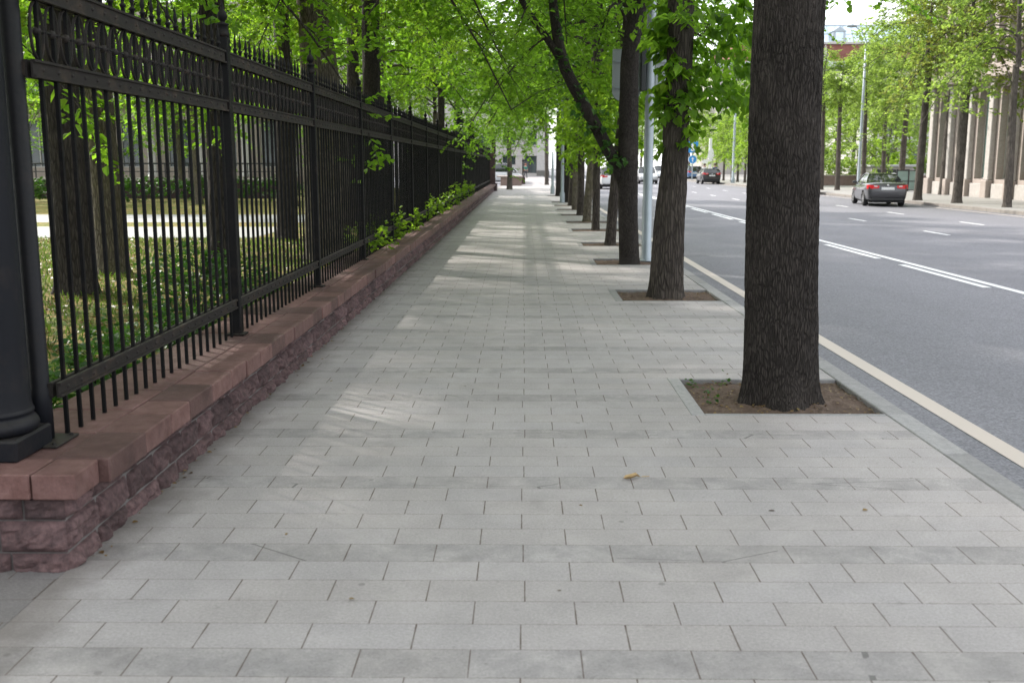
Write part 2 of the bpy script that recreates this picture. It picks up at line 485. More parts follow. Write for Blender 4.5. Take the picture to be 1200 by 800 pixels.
def m_lawn():
    t = NT('lawn'); co = t.coord()
    n = t.noise(co, 0.9, 6, 0.65); f = t.noise(co, 38, 4, 0.8); l = t.voro(co, 24, out='Color'); lr = t.sep(l)[0]
    g = t.mix(f, (0.045, 0.085, 0.012), (0.11, 0.16, 0.025))
    br = t.mix(lr, (0.17, 0.10, 0.04), (0.36, 0.25, 0.10))
    c = t.mix(t.ramp(t.math('ADD', t.math('MULTIPLY', n, 0.7), t.math('MULTIPLY', lr, 0.3)), [(0.46, 0.0), (0.57, 1.0)]), g, br)
    t.bump(f, 0.8, 0.03)
    return t.set(c, 0.9, 0, 0.2)


M['soil'] = m_soil(); M['lawn'] = m_lawn()
M['path'] = m_stone('park_path', (0.50, 0.49, 0.48), (0.57, 0.56, 0.55), 0.8, 0.1, 3, 0.1)
M['far_pave'] = m_stone('far_pavement', (0.42, 0.40, 0.38), (0.50, 0.48, 0.455), 0.8, 0.15, 2, 0.15)
M['earth'] = m_stone('earth_ground', (0.20, 0.19, 0.17), (0.28, 0.27, 0.25), 0.9, 0.1, 0.5, 0.2)

#@@GEOM
# ================================================================== SETTING
def grid_tint(me, per_poly_vals):
    a = me.attributes.new('tint', 'FLOAT', 'FACE'); a.data.foreach_set('value', np.asarray(per_poly_vals, dtype=np.float32))


PIT_Y = [7.58, 13.58, 18.3, 22.4, 27.2, 31.0, 35.4, 39.6, 43.4, 47.4, 56.3]
PIT_H = 0.575
WALL_Y0, WALL_Y1 = 4.15, 66.4
PX0, PX1 = 1.28, 2.57
KX = 2.72
ROAD_Z = -0.13
FARX = 18.35

m = MB(); m.box(-260, 320, -60, 420, -0.5, -0.19); m.obj('ground', M['earth'])['kind'] = 'structure'
# pavement with openings for the tree pits
m = MB()
m.box(-1.985, PX0 - 0.1, 0.0, 147, -0.18, 0)
prev = 0.0
for yc in PIT_Y + [None]:
    a = prev; b = (yc - PIT_H - 0.05) if yc else 147
    m.box(PX0 - 0.1, PX1 - 0.02, a, b, -0.18, 0)
    if yc: prev = yc + PIT_H + 0.05
m.obj('sidewalk', M['paver'])['kind'] = 'structure'
m = MB(); m.box(-9, -1.99, 0.0, 4.30, -0.18, -0.003); m.obj('driveway', M['drive'])['kind'] = 'structure'
# granite edging of pits and kerb
m = MB(); tv = []
y = 0.0
while y < 147:
    m.cbox(PX1 - 0.015, KX, y + 0.003, y + 0.997, -0.2, 0.004, 0.008); y += 1.0
for yc in PIT_Y:
    a, b = yc - PIT_H, yc + PIT_H
    m.cbox(PX0 - 0.1, PX0, a - 0.05, b + 0.05, -0.16, 0.003, 0.005)
    m.cbox(PX0, PX1 - 0.02, a - 0.05, a, -0.16, 0.003, 0.005)
    m.cbox(PX0, PX1 - 0.02, b, b + 0.05, -0.16, 0.003, 0.005)
k = m.obj('kerb', M['granite']); k['kind'] = 'structure'
random.seed(3)
vals = []
for i in range(len(m.f) // 26):
    vals += [random.uniform(0.25, 0.7)] * 26
grid_tint(k.data, (vals + [0.5] * len(m.f))[:len(k.data.polygons)])


def soil_mesh():
    n = 60; V = []; Fq = []
    for j in range(n):
        for i in range(n):
            x = -0.65 + 1.3 * i / (n - 1); yy = -PIT_H + 2 * PIT_H * j / (n - 1)
            d = math.hypot(x, yy)
            z = -0.036 + 0.05 * math.exp(-(d / 0.42) ** 2) + 0.016 * mnoise.noise((x * 6, yy * 6, 1)) + 0.013 * mnoise.noise((x * 17, yy * 17, 4)) + 0.008 * mnoise.noise((x * 41, yy * 41, 7))
            V.append((x, yy, z))
    for j in range(n - 1):
        for i in range(n - 1):
            Fq.append((j * n + i, j * n + i + 1, (j + 1) * n + i + 1, (j + 1) * n + i))
    return np_mesh('soil', V, Fq, M['soil'], smooth=True)


SOIL = soil_mesh()
for yc in PIT_Y:
    inst('soil', SOIL, None, ((PX0 + PX1) / 2 - 0.01, yc, 0), (0, 0, random.choice((0, PI))))['kind'] = 'structure'

# road and markings
m = MB(); m.box(KX - 0.01, FARX, 0, 330, -0.185, ROAD_Z); m.obj('road', M['asphalt'])['kind'] = 'structure'
m = MB(); m.box(-70, -1.99, 75, 147, -0.185, ROAD_Z + 0.02); m.obj('road', M['asphalt'])['kind'] = 'structure'


def strip(mb, x0, x1, y0, y1, z=ROAD_Z + 0.004, mat=None):
    mb.add([(x0, y0, z), (x1, y0, z), (x1, y1, z), (x0, y1, z)], [(0, 1, 2, 3)], mat)


m = MB()
strip(m, 3.12, 3.28, 0, 300); strip(m, FARX - 0.62, FARX - 0.48, 0, 300)
m.obj('lane_edge_marking', M['cream_paint'])['kind'] = 'structure'
m = MB()
strip(m, 7.27, 7.41, 0, 300, mat=M['white_paint'])
y = 1.6
while y < 220:
    strip(m, 7.03, 7.17, y - 0.6, y + 3.0, mat=M['white_paint'])
    y += 4.85
for X, off in ((11.3, 27.2), (14.25, 31.8)):
    y = off - 6.7 * 6
    while y < 230:
        strip(m, X - 0.06, X + 0.06, y, y + 1.75, mat=M['white_paint']); y += 6.7
m.obj('lane_marking', M['white_paint'])['kind'] = 'structure'
# far pavement
m = MB(); m.box(FARX + 0.16, 120, 0, 330, -0.185, 0.0); m.obj('far_pavement', M['far_pave'])['kind'] = 'structure'
m = MB(); y = 0.0
while y < 230:
    m.cbox(FARX, FARX + 0.162, y + 0.004, y + 1.196, -0.2, 0.012, 0.012); y += 1.2
k = m.obj('far_kerb', M['far_kerb']); k['kind'] = 'structure'
# park
m = MB(); m.box(-140, -2.3, 4.32, 74.8, -0.18, 0.012); m.obj('lawn', M['lawn'])['kind'] = 'structure'
m = MB(); m.box(-70, -6.4, 24.0, 28.2, -0.1, 0.02); m.box(-70, -6.4, 30.4, 35.0, -0.1, 0.02)
m.obj('park_path', M['path'])['kind'] = 'structure'

# ================================================================== STONE WALL
wall = empty('stone_wall', (-2.2, WALL_Y0, 0), 0, 'low wall of rough dark red stone with smooth cap slabs along the pavement', 'wall')


def rel(o, root):
    o.parent = root
    o.matrix_parent_inverse = Matrix.Identity(4)
    o.location = Vector(o.location) - Vector(root.location)
    return o


def rock_block(V, Fq, T, a0, a1, z0, z1, face, axis, depth, nu, nv, seed):
    """rock-faced stone: a bulging chipped face. axis 'x' faces +x, 'y' faces -y"""
    rr = random.Random(seed)
    b = len(V); tint = rr.uniform(0.1, 0.9); ph = rr.uniform(0, 50); bul = rr.uniform(0.75, 1.2)
    for j in range(nv + 1):
        for i in range(nu + 1):
            u, v = i / nu, j / nv
            e = min(1.0, 4.2 * min(u, 1 - u) * (a1 - a0) / 0.2 + 0.0) * min(1.0, 4.0 * min(v, 1 - v))
            e = e ** 0.55 if e > 0 else 0
            aa, zz = a0 + (a1 - a0) * u, z0 + (z1 - z0) * v
            q = (aa * 11 + ph, zz * 15 + ph, ph)
            f1 = mnoise.voronoi((q[0] + 0.5 * mnoise.noise((q[0], q[1], 9)), q[1], ph))[0][0]
            nz = 0.75 - 1.0 * f1 + 0.5 * mnoise.noise((q[0] * 0.8, q[1] * 0.8, ph + 5)) + 0.30 * mnoise.noise((q[0] * 3.1, q[1] * 3.1, ph + 3))
            off = depth * (0.45 * e + 0.75 * e * bul * nz)
            if axis == 'x': V.append((face + off, aa, zz))
            else: V.append((aa, face - off, zz))
            T.append(tint)
    n = nu + 1
    for j in range(nv):
        for i in range(nu):
            Fq.append((b + j * n + i, b + j * n + i + 1, b + (j + 1) * n + i + 1, b + (j + 1) * n + i))


V = []; Fq = []; T = []
courses = [(-0.02, 0.075), (0.081, 0.222), (0.228, 0.332)]
sd = 0
for ci, (z0, z1) in enumerate(courses):
    y = WALL_Y0 + 0.015; rr = random.Random(ci + 11)
    while y < WALL_Y1:
        ln = rr.uniform(0.2, 0.44)
        near = y < 14
        rock_block(V, Fq, T, y, min(y + ln, WALL_Y1), z0, z1, -1.985, 'x', 0.055, (26 if near else 6), (13 if near else 4), sd)
        y += ln + 0.006; sd += 1
    x = -1.975
    while x > -3.2:
        ln = rr.uniform(0.17, 0.3)
        rock_block(V, Fq, T, x - ln, x, z0, z1, WALL_Y0 + 0.012, 'y', 0.05, 12, 9, sd)
        x -= ln + 0.008; sd += 1
o = inst('rock_facing', np_mesh('rock_facing', V, Fq, M['rock'], {'tint': T}, False)); rel(o, wall)
m = MB(); m.box(-2.52, -1.982, WALL_Y0 + 0.02, WALL_Y1, -0.1, 0.33); m.box(-3.2, -2.52, WALL_Y0 + 0.02, WALL_Y0 + 0.5, -0.1, 0.33)
rel(m.obj('core', m_simple('mortar', (0.13, 0.12, 0.115), 0.9)), wall)
# cap slabs
m = MB(); vals = []; rr = random.Random(5)
CAPZ0, CAPZ = 0.334, 0.445


def slab(x0, x1, y0, y1, b=0.006):
    n0 = len(m.f); dz = rr.uniform(-0.003, 0.003)
    m.cbox(x0, x1, y0, y1, CAPZ0, CAPZ + dz, b)
    vals.extend([rr.uniform(0.1, 0.9)] * (len(m.f) - n0))


y = WALL_Y0 - 0.045
slab(-2.085, -1.895, y, y + 0.24); slab(-2.33, -2.093, y, y + 0.24); slab(-2.62, -2.337, y, y + 0.24); slab(-3.2, -2.627, y, y + 0.24)
y += 0.246; yr = y
while y < WALL_Y1:
    ln = rr.uniform(0.30, 0.46); x1 = -1.85 + rr.uniform(-0.006, 0.006)
    slab(-2.09, x1, y, min(y + ln - 0.006, WALL_Y1)); y += ln
while yr < WALL_Y1:
    ln = rr.uniform(0.38, 0.6)
    slab(-2.54, -2.096, yr, min(yr + ln - 0.005, WALL_Y1)); yr += ln
slab(-3.2, -2.55, WALL_Y0 + 0.21, WALL_Y0 + 0.5)
me = m.mesh('cap_slabs', M['cap']); grid_tint(me, vals)
rel(inst('cap_slabs', me), wall)

# ================================================================== IRON FENCE
FX = -2.21; POST0, BAY, NB = 4.6, 3.1, 20
fence = empty('iron_fence', (FX, POST0, CAPZ), 0, 'tall black iron fence with scroll frieze and spear tips on the low stone wall', 'fence')
ZB0, ZB1, ZM0, ZM1, ZT0, ZT1 = 0.655 - CAPZ, 0.725 - CAPZ, 2.12 - CAPZ, 2.20 - CAPZ, 2.465 - CAPZ, 2.555 - CAPZ
NBAR = 20; BS = BAY / (NBAR + 1)


def rail_mesh(name, z0, z1):
    m = MB(); x = 0.019
    for s in (1, -1):
        a, b = sorted((s * 0.0095, s * x)); m.box(a, b, 0.045, BAY - 0.045, z0 + 0.012, z1 - 0.012)
        a, b = sorted((s * 0.0095, s * (x + 0.012)))
        m.box(a, b, 0.045, BAY - 0.045, z1 - 0.012, z1); m.box(a, b, 0.045, BAY - 0.045, z0, z0 + 0.012)
        for i in range(NBAR):
            yy = BS * (i + 1); c = Vector((s * x, yy, (z0 + z1) / 2)); vs = []
            for k in range(8):
                a2 = 2 * PI * k / 8; vs.append((c.x, c.y + 0.011 * math.cos(a2), c.z + 0.011 * math.sin(a2)))
            for k in range(8):
                a2 = 2 * PI * k / 8; vs.append((c.x + s * 0.007, c.y + 0.007 * math.cos(a2), c.z + 0.007 * math.sin(a2)))
            m.add(vs, [(k, (k + 1) % 8, 8 + (k + 1) % 8, 8 + k) for k in range(8)] + [tuple(range(8, 16))], None, True)
    return m.mesh(name, M['iron_rust'])


TOPR, MIDR, BOTR = rail_mesh('top_rail', ZT0, ZT1), rail_mesh('middle_rail', ZM0, ZM1), rail_mesh('bottom_rail', ZB0, ZB1)


def frieze_mesh():
    """flat iron strips bent into interlaced ovals with a boss on each bar"""
    m = MB(); zc = (ZM1 + ZT0) / 2; hh = (ZT0 - ZM1) / 2 - 0.002; w = 0.007; nseg = 22
    for i in range(NBAR):
        yc = BS * (i + 1); ry = BS * 0.40
        vs = []
        for k in range(nseg):
            a = 2 * PI * k / nseg
            # a pinched oval: wide above and below, drawn in at the boss
            cy = math.cos(a); sz = math.sin(a)
            pin = 1.0
            yy = yc + ry * 1.12 * cy
            zz = zc + hh * sz
            ny, nz = cy, sz
            for (dx, dr) in ((-w, 0.0), (w, 0.0), (w, -0.006), (-w, -0.006)):
                vs.append((dx, yy + ny * dr, zz + nz * dr))
        fs = []
        for k in range(nseg):
            k2 = (k + 1) % nseg
            for q in range(4):
                fs.append((k * 4 + q, k * 4 + (q + 1) % 4, k2 * 4 + (q + 1) % 4, k2 * 4 + q))
        m.add(vs, fs, M['iron_rust'], True)
        m.lathe([(0.0, -0.021), (0.015, -0.015), (0.022, 0), (0.015, 0.015), (0.0, 0.021)], (0, yc, zc), 10, M['iron_rust'])
        # small link ring between neighbours
        if i < NBAR - 1:
            m.tube([(0, yc + 0.02, zc), (0, yc + BS - 0.02, zc)], 0.007, 6, M['iron'])
            m.lathe([(0.0, -0.012), (0.013, 0), (0.0, 0.012)], (0, yc + BS / 2, zc), 8, M['iron'])
    return m.mesh('scroll_frieze')


FRZ = frieze_mesh()


def spear(mb, x, y, z, n=8, mat=None):
    mb.lathe([(0.012, 0), (0.012, 0.03), (0.018, 0.037), (0.018, 0.045), (0.009, 0.052), (0.009, 0.066), (0.0135, 0.08), (0.012, 0.097),
              (0.006, 0.13), (0.001, 0.178)], (x, y, z), n, mat)


m = MB(); m.box(-0.009, 0.009, -0.009, 0.009, 0.003, ZT1); BAR = m.mesh('bar', M['iron'])
m = MB(); spear(m, 0, 0, 0, 10); SPEAR = m.mesh('spear_tip', M['iron'])


def post_mesh():
    m = MB(); h = ZT1 + 0.10
    m.cbox(-0.036, 0.036, -0.036, 0.036, 0.0, h, 0.006)
    m.cbox(-0.07, 0.07, -0.07, 0.07, 0.0, 0.012, 0.003)
    return m.mesh('post', M['iron'])


POST = post_mesh(); h = ZT1 + 0.10
m = MB()
m.lathe([(0.045, 0), (0.056, 0.008), (0.056, 0.03), (0.046, 0.04), (0.046, 0.085), (0.054, 0.092), (0.054, 0.104), (0.022, 0.112), (0.022, 0.124), (0.040, 0.142),
         (0.046, 0.165), (0.038, 0.19), (0.018, 0.214), (0.011, 0.235), (0.014, 0.248), (0.001, 0.29)], (0, 0, 0), 16)
FIN = m.mesh('finial', M['iron'])
barcount = 0; restb = MB()
for k in range(NB + 1):
    y0 = k * BAY
    if k > 0:
        p = inst('post', POST, fence, (0, y0, 0)); inst('finial', FIN, p, (0, 0, h), (0, 0, 0), (0.82, 0.82, 0.9))
    if k == NB: break
    inst('top_rail', TOPR, fence, (0, y0, 0)); inst('middle_rail', MIDR, fence, (0, y0, 0)); inst('bottom_rail', BOTR, fence, (0, y0, 0))
    inst('scroll_frieze', FRZ, fence, (0, y0, 0))
    for i in range(NBAR):
        yy = y0 + BS * (i + 1)
        if barcount < 98:
            b = inst('bar', BAR, fence, (0, yy + random.uniform(-.003, .003), 0), (random.uniform(-.004, .004), random.uniform(-.003, .003), random.uniform(-.06, .06))); inst('spear_tip', SPEAR, b, (0, 0, ZT1)); barcount += 1
        else:
            restb.box(-0.009, 0.009, yy - 0.009, yy + 0.009, 0.003, ZT1); spear(restb, 0, yy, ZT1, 5)
o = restb.obj('far_bar', M['iron'], fence); o['kind'] = 'stuff'; o['label'] = 'the many far bars and spear tips of the fence'
# end post: a round pipe on a bolted plate
m = MB(); m.lathe([(0.0, 0.012), (0.049, 0.012), (0.049, 0.25), (0.044, 0.262), (0.044, 3.3), (0, 3.3)], (0, 0, 0), 24)
ep = m.obj('end_post', M['column_paint'], fence, (-0.07, 0.05, 0))
for zz in (ZB0, ZM0, ZT0):
    m = MB(); m.box(0.03, 0.055, -0.012, 0.012, zz + 0.01, zz + 0.07); m.obj('lug', M['iron_rust'], ep)
m = MB(); m.cbox(-0.10, 0.125, -0.14, 0.10, 0.0, 0.011, 0.003)
bp = m.obj('base_plate', M['iron_rust'], ep)
for bx, by in ((0.10, -0.11), (0.10, 0.07), (0.03, -0.115)):
    m = MB(); m.lathe([(0.0, 0.02), (0.009, 0.02), (0.011, 0.011)], (bx, by, 0), 8); m.obj('bolt', M['iron'], bp)

# gate column
colm = empty('iron_column', (-2.39, 4.44, CAPZ), 0, 'thick round dark iron gate column on a square plinth at the near end of the wall', 'column')
m = MB(); m.cbox(-0.172, 0.172, -0.172, 0.172, 0, 0.10, 0.01); m.obj('plinth', M['column_paint'], colm)
m = MB(); m.lathe([(0.0, 0.10), (0.165, 0.102), (0.178, 0.118), (0.183, 0.135), (0.178, 0.152), (0.168, 0.166), (0.161, 0.17), (0.158, 0.185), (0.164, 0.19), (0.164, 0.198), (0.158, 0.21)], (0, 0, 0), 40)
m.obj('base_moulding', M['column_paint'], colm)
m = MB(); m.lathe([(0.158, 0.209), (0.153, 0.24), (0.152, 0.5), (0.150, 2.9)], (0, 0, 0), 40); m.obj('shaft', M['column_paint'], colm)
m = MB(); m.lathe([(0.146, 2.9), (0.17, 2.92), (0.17, 2.96), (0.15, 2.98), (0.19, 3.05), (0.19, 3.1), (0.05, 3.14), (0.1, 3.22), (0.13, 3.32), (0.1, 3.42), (0.0, 3.47)], (0, 0, 0), 32)
m.obj('capital', M['column_paint'], colm)
for k, lab in ((11, 'iron gate column with an urn top rising behind the middle of the fence'), (14, 'iron gate column with an urn top farther along, near the overhanging leaves')):
    c = copy_tree(colm); c.location = (-2.43, POST0 + BAY * k, CAPZ - 0.12); c['label'] = lab; c['group'] = 'gate columns'
colm['group'] = 'gate columns'
# brick pillar at the far end
bpil = empty('stone_pillar', (-2.2, WALL_Y1 + 0.45, 0), 0, 'square red stone pillar closing the far end of the fence', 'pillar')
m = MB(); m.cbox(-0.33, 0.33, -0.33, 0.33, 0, 2.2, 0.01); m.obj('shaft', M['rock'], bpil)
m = MB(); m.cbox(-0.4, 0.4, -0.4, 0.4, 2.2, 2.32, 0.02); m.cbox(-0.3, 0.3, -0.3, 0.3, 2.32, 2.42, 0.02); m.obj('cap', M['cap'], bpil)
m = MB(); m.cbox(-0.42, 0.45, -0.42, 0.42, 0, 0.5, 0.02); m.obj('footing', M['rock'], bpil)
# ================================================================== TREES
def leaves(V0, D, N, S, width=0.40, fold=0.16, tint=None, shape='oval'):
    """vectorised leaves. V0 base points, D direction, N approx normal, S size -> verts, quads, tints"""
    D = D / np.linalg.norm(D, axis=1, keepdims=True)
    W = np.cross(D, N); W /= np.linalg.norm(W, axis=1, keepdims=True) + 1e-9
    Nn = np.cross(W, D)
    S = S[:, None]
    if shape == 'oval':
        prof = [(0, 0, 0), (0.28, 1, 1), (0.68, 0.78, 0.8), (1.0, 0, -0.35)]
    else:
        prof = [(0, 0, 0), (-0.10, 0.62, 0.7), (0.20, 1.18, 1), (0.58, 0.84, 0.8), (0.84, 0.3, 0.1), (1.08, 0, -0.6)]
    k = len(prof); n = len(V0)
    mid = [V0 + D * S * prof[0][0], V0 + D * S * prof[-1][0] + Nn * S * prof[-1][2] * fold]
    cols = [mid[0]]
    for (a, w, u) in prof[1:-1]:
        cols.append(V0 + D * S * a + W * S * w * width + Nn * S * u * fold)
    cols.append(mid[1])
    for (a, w, u) in prof[1:-1][::-1]:
        cols.append(V0 + D * S * a - W * S * w * width + Nn * S * u * fold)
    m2 = len(cols)
    V = np.stack(cols, 1).reshape(-1, 3)
    base = (np.arange(n) * m2)[:, None]
    h = k
    f1 = base + np.arange(0, h)[None, :]
    f2 = base + np.array([h - 1] + list(range(h, m2)) + [0])[None, :]
    Fq = np.concatenate([f1, f2], 0)
    T = np.repeat(tint, m2)
    return V, Fq, T


def leaf_mesh(name, mat, parts):
    Vs, Fs, Ts = [], [], []; b = 0
    for V, Fq, T in parts:
        Vs.append(V); Fs.append(Fq + b); Ts.append(T); b += len(V)
    return np_mesh(name, np.concatenate(Vs), np.concatenate(Fs), mat, {'tint': np.concatenate(Ts)})


def rv(n=1):
    v = rng.normal(size=(n, 3)); return v / np.linalg.norm(v, axis=1, keepdims=True)


def twig_leaves(A, B, per, size, droop=0.3, tintc=None, shape='oval', width=0.40):
    A = np.asarray(A); B = np.asarray(B); n = len(A)
    t = (np.arange(per)[None, :] + rng.uniform(0, 1, (n, per))) / per * 0.95 + 0.08
    pos = A[:, None] + (B - A)[:, None] * t[..., None]
    pos = pos.reshape(-1, 3)
    td = np.repeat((B - A) / (np.linalg.norm(B - A, axis=1, keepdims=True) + 1e-9), per, 0)
    k = len(pos)
    side = np.cross(td, np.array([0, 0, 1.0])); side /= np.linalg.norm(side, axis=1, keepdims=True) + 1e-6
    sg = np.where(np.arange(k) % 2 == 0, 1.0, -1.0)[:, None]
    d = td * rng.uniform(0.2, 0.9, (k, 1)) + side * sg * rng.uniform(0.5, 1.1, (k, 1)) + rv(k) * 0.45
    d[:, 2] -= droop
    pos = pos + rv(k) * 0.03
    N = rv(k) * 0.55 + np.array([0, 0, 1.0])
    S = size * rng.uniform(0.6, 1.25, k)
    if tintc is None: tintc = rng.uniform(0, 1, n)
    T = np.clip(0.5 * np.repeat(tintc, per) + 0.5 * rng.uniform(0, 1, k), 0, 1)
    return leaves(pos, d, N, S, width, 0.16, T, shape)


def bez(p0, p1, p2, n):
    t = np.linspace(0, 1, n)[:, None]
    return (1 - t) ** 2 * p0 + 2 * t * (1 - t) * p1 + t * t * p2


def gen_crown(name, seed, rad, h, low=0.6, n_limb=18, n_sub=7, n_twig=7, per=10, size=0.12, lead_r=0.13, leaf='leaf_park', bark='bark_mid', lean=(0, 0), up=0.0, flat=1.0):
    """limbs, branches and leafy twigs above a fork at the origin; returns (wood mesh, leaf mesh)"""
    global rng
    rng = np.random.default_rng(seed)
    w = MB(); A = []; B = []; TC = []
    lead = np.array([(lean[0] * h * s * 0.6 + 0.12 * math.sin(5 * s + seed), lean[1] * h * s * 0.6 + 0.12 * math.cos(4 * s + seed), h * 0.8 * s) for s in np.linspace(0, 1, 7)])
    w.tube(lead, list(np.linspace(lead_r, 0.02, 7)), 8, M[bark])
    for i in range(n_limb):
        f = (i + 0.3) / n_limb
        s = 0.02 + 0.8 * f ** 1.15
        k = s * 6; i0 = min(5, int(k)); st = lead[i0] + (lead[i0 + 1] - lead[i0]) * (k - i0)
        az = i * 2.39996 + rng.uniform(-0.5, 0.5)
        el = -0.10 + 1.15 * f ** 1.4 + up + rng.uniform(-0.15, 0.25)
        ln = rad * (1.05 - 0.55 * f) * rng.uniform(0.72, 1.15)
        hd = np.array([math.cos(az), math.sin(az) * flat, 0])
        end = st + hd * ln * math.cos(el) + np.array([0, 0, ln * math.sin(el)])
        dr = low * (1 - f) * rng.uniform(0.4, 1.3)
        end[2] -= dr
        mid = st + hd * ln * 0.45 + np.array([0, 0, ln * (0.35 + 0.3 * f)])
        pts = bez(st, mid, end, 8)
        r0 = lead_r * (0.40 - 0.18 * f)
        w.tube(pts, list(np.linspace(r0, 0.012, 8)), 6, M[bark], cap=False)
        for j in range(n_sub):
            tt = 0.28 + 0.74 * (j + rng.uniform(0, 0.8)) / n_sub
            tt = min(tt, 1.0)
            q = tt * 7; q0 = min(6, int(q)); p = pts[q0] + (pts[q0 + 1] - pts[q0]) * (q - q0)
            tg = pts[q0 + 1] - pts[q0]; tg = tg / np.linalg.norm(tg)
            d = tg * 0.7 + rv()[0] * 0.85; d[2] = d[2] * 0.7 + 0.05; d /= np.linalg.norm(d)
            sl = rad * rng.uniform(0.22, 0.45)
            e = p + d * sl; e[2] -= 0.12 * sl
            sp = bez(p, p + d * sl * 0.5 + np.array([0, 0, 0.12 * sl]), e, 4)
            w.tube(sp, [0.011, 0.008, 0.005, 0.003], 4, M[bark], cap=False)
            tc = rng.uniform(0, 1)
            for g in range(n_twig):
                u = 0.15 + 0.9 * (g + rng.uniform(0, 1)) / n_twig; u = min(u, 1.0)
                z = u * 3; z0 = min(2, int(z)); pp = sp[z0] + (sp[z0 + 1] - sp[z0]) * (z - z0)
                dd = d * 0.45 + rv()[0] * 0.9; dd[2] = dd[2] * 0.55 - 0.12; dd /= np.linalg.norm(dd)
                tl = rng.uniform(0.35, 0.75)
                A.append(pp); B.append(pp + dd * tl); TC.append(np.clip(tc * 0.6 + rng.uniform(0, 0.4), 0, 1))
    for a, b in zip(A, B):
        s = np.cross(b - a, rv()[0]); s *= 0.0028 / (np.linalg.norm(s) + 1e-9)
        w.add([a - s, a + s, b + s * 0.4, b - s * 0.4], [(0, 1, 2, 3)], M[bark])
    nt = len(A)
    me = leaf_mesh(name + '_crown', M[leaf], [twig_leaves(A, B, per, size, 0.3, np.array(TC))])
    # thin twigs: one quad strip each
    return w.mesh(name + '_branches', M[bark], fix=False), me


def trunk_mesh(name, pts, rads, mat, sides=24, dz=0.06, amp=0.006, fq=22.0, zf=3.5, flare=0.3, seed=0.0):
    """tapered trunk along pts with a root flare and furrowed surface"""
    pts = [np.array(p, dtype=float) for p in pts]
    L = [0]
    for a, b in zip(pts[:-1], pts[1:]): L.append(L[-1] + np.linalg.norm(b - a))
    n = max(4, int(L[-1] / dz)); V = []; Fq = []
    for i in range(n + 1):
        s = L[-1] * i / n
        k = max(j for j in range(len(L) - 1) if L[j] <= s + 1e-9); t = (s - L[k]) / (L[k + 1] - L[k])
        # Catmull-Rom
        p0 = pts[max(0, k - 1)]; p1 = pts[k]; p2 = pts[k + 1]; p3 = pts[min(len(pts) - 1, k + 2)]
        c = 0.5 * ((2 * p1) + (-p0 + p2) * t + (2 * p0 - 5 * p1 + 4 * p2 - p3) * t * t + (-p0 + 3 * p1 - 3 * p2 + p3) * t ** 3)
        r = rads[k] + (rads[k + 1] - rads[k]) * t
        fl = flare * math.exp(-max(0, c[2]) / 0.13)
        for q in range(sides):
            a = 2 * PI * q / sides
            lob = 1 + fl * (0.55 + 0.45 * math.sin(5 * a + seed * 3 + 0.8 * math.sin(2 * a))) + 0.035 * math.sin(2 * a + seed) * math.cos(c[2] * 1.3)
            x, y = math.cos(a), math.sin(a)
            if amp:
                wob = 0.35 * mnoise.noise((x * 2, y * 2, c[2] * 2 + seed))
                nn = mnoise.noise((x * r * fq + wob, y * r * fq + seed, c[2] * zf))
                n2 = mnoise.noise((x * r * fq * 2.2, y * r * fq * 2.2 + seed, c[2] * zf * 2.2))
                nb = mnoise.noise((x * 1.5, y * 1.5 + seed, c[2] * 1.2))
                d = amp * (1 - 2.2 * abs(nn) + 0.5 * n2) + amp * 1.2 * nb
            else: d = 0
            rr = r * lob + d
            V.append((c[0] + x * rr, c[1] + y * rr, c[2]))
    for i in range(n):
        for q in range(sides):
            q2 = (q + 1) % sides
            Fq.append((i * sides + q, i * sides + q2, (i + 1) * sides + q2, (i + 1) * sides + q))
    return np_mesh(name, V, Fq, mat, smooth=True)


CR = {}
CR['p1'] = gen_crown('park_tree_a', 1, 4.6, 9.5, 2.0, 22, 10, 8, 12, 0.112)
CR['p2'] = gen_crown('park_tree_b', 2, 5.0, 8.5, 2.3, 22, 10, 8, 12, 0.115, leaf='leaf_park2')
CR['p3'] = gen_crown('park_tree_c', 3, 4.2, 10.5, 1.8, 22, 10, 8, 12, 0.11)
CR['s1'] = gen_crown('street_tree_a', 11, 3.7, 7.5, 2.1, 20, 9, 8, 11, 0.118, leaf='leaf_street')
CR['s2'] = gen_crown('street_tree_b', 12, 3.3, 8.2, 1.6, 20, 9, 8, 11, 0.115, leaf='leaf_street')
CR['f1'] = gen_crown('far_tree_a', 21, 3.9, 8.5, 2.5, 20, 9, 8, 9, 0.14, 0.11, leaf='leaf_far', bark='bark_far')
CR['f2'] = gen_crown('far_tree_b', 22, 3.6, 9.0, 2.8, 20, 9, 8, 9, 0.14, 0.11, leaf='leaf_far', bark='bark_far')
CR['f3'] = gen_crown('far_tree_c', 23, 3.4, 8.0, 2.3, 19, 9, 7, 9, 0.14, 0.11, leaf='leaf_rust', bark='bark_far')
CR['y1'] = gen_crown('young_tree_a', 31, 1.9, 5.2, 0.7, 14, 6, 6, 9, 0.13, 0.07, leaf='leaf_far', bark='bark_far')
CR['y2'] = gen_crown('young_tree_b', 32, 1.7, 5.8, 0.5, 14, 6, 6, 9, 0.13, 0.07, leaf='leaf_park2', bark='bark_far')
rng = np.random.default_rng(99)


def tree(name, base, fork, trunk, crown, label, group=None, scale=1.0, rz=0.0, cat='tree', extra=None):
    """trunk is a mesh in local coords; crown placed at the local fork point"""
    t = empty(name, base, 0, label, cat, group)
    inst('trunk', trunk, t)
    if crown:
        wm, lm = CR[crown]
        inst('branches', wm, t, fork, (0, 0, rz), scale); inst('crown', lm, t, fork, (0, 0, rz), scale)
    for nm, me in (extra or []): inst(nm, me, t)
    return t


def px_path(pts, Y, base):
    b = Vector(base)
    return [tuple(P(x, y, Yk) - b) for x, y, Yk in [(p[0], p[1], p[2] if len(p) > 2 else Y) for p in pts]]


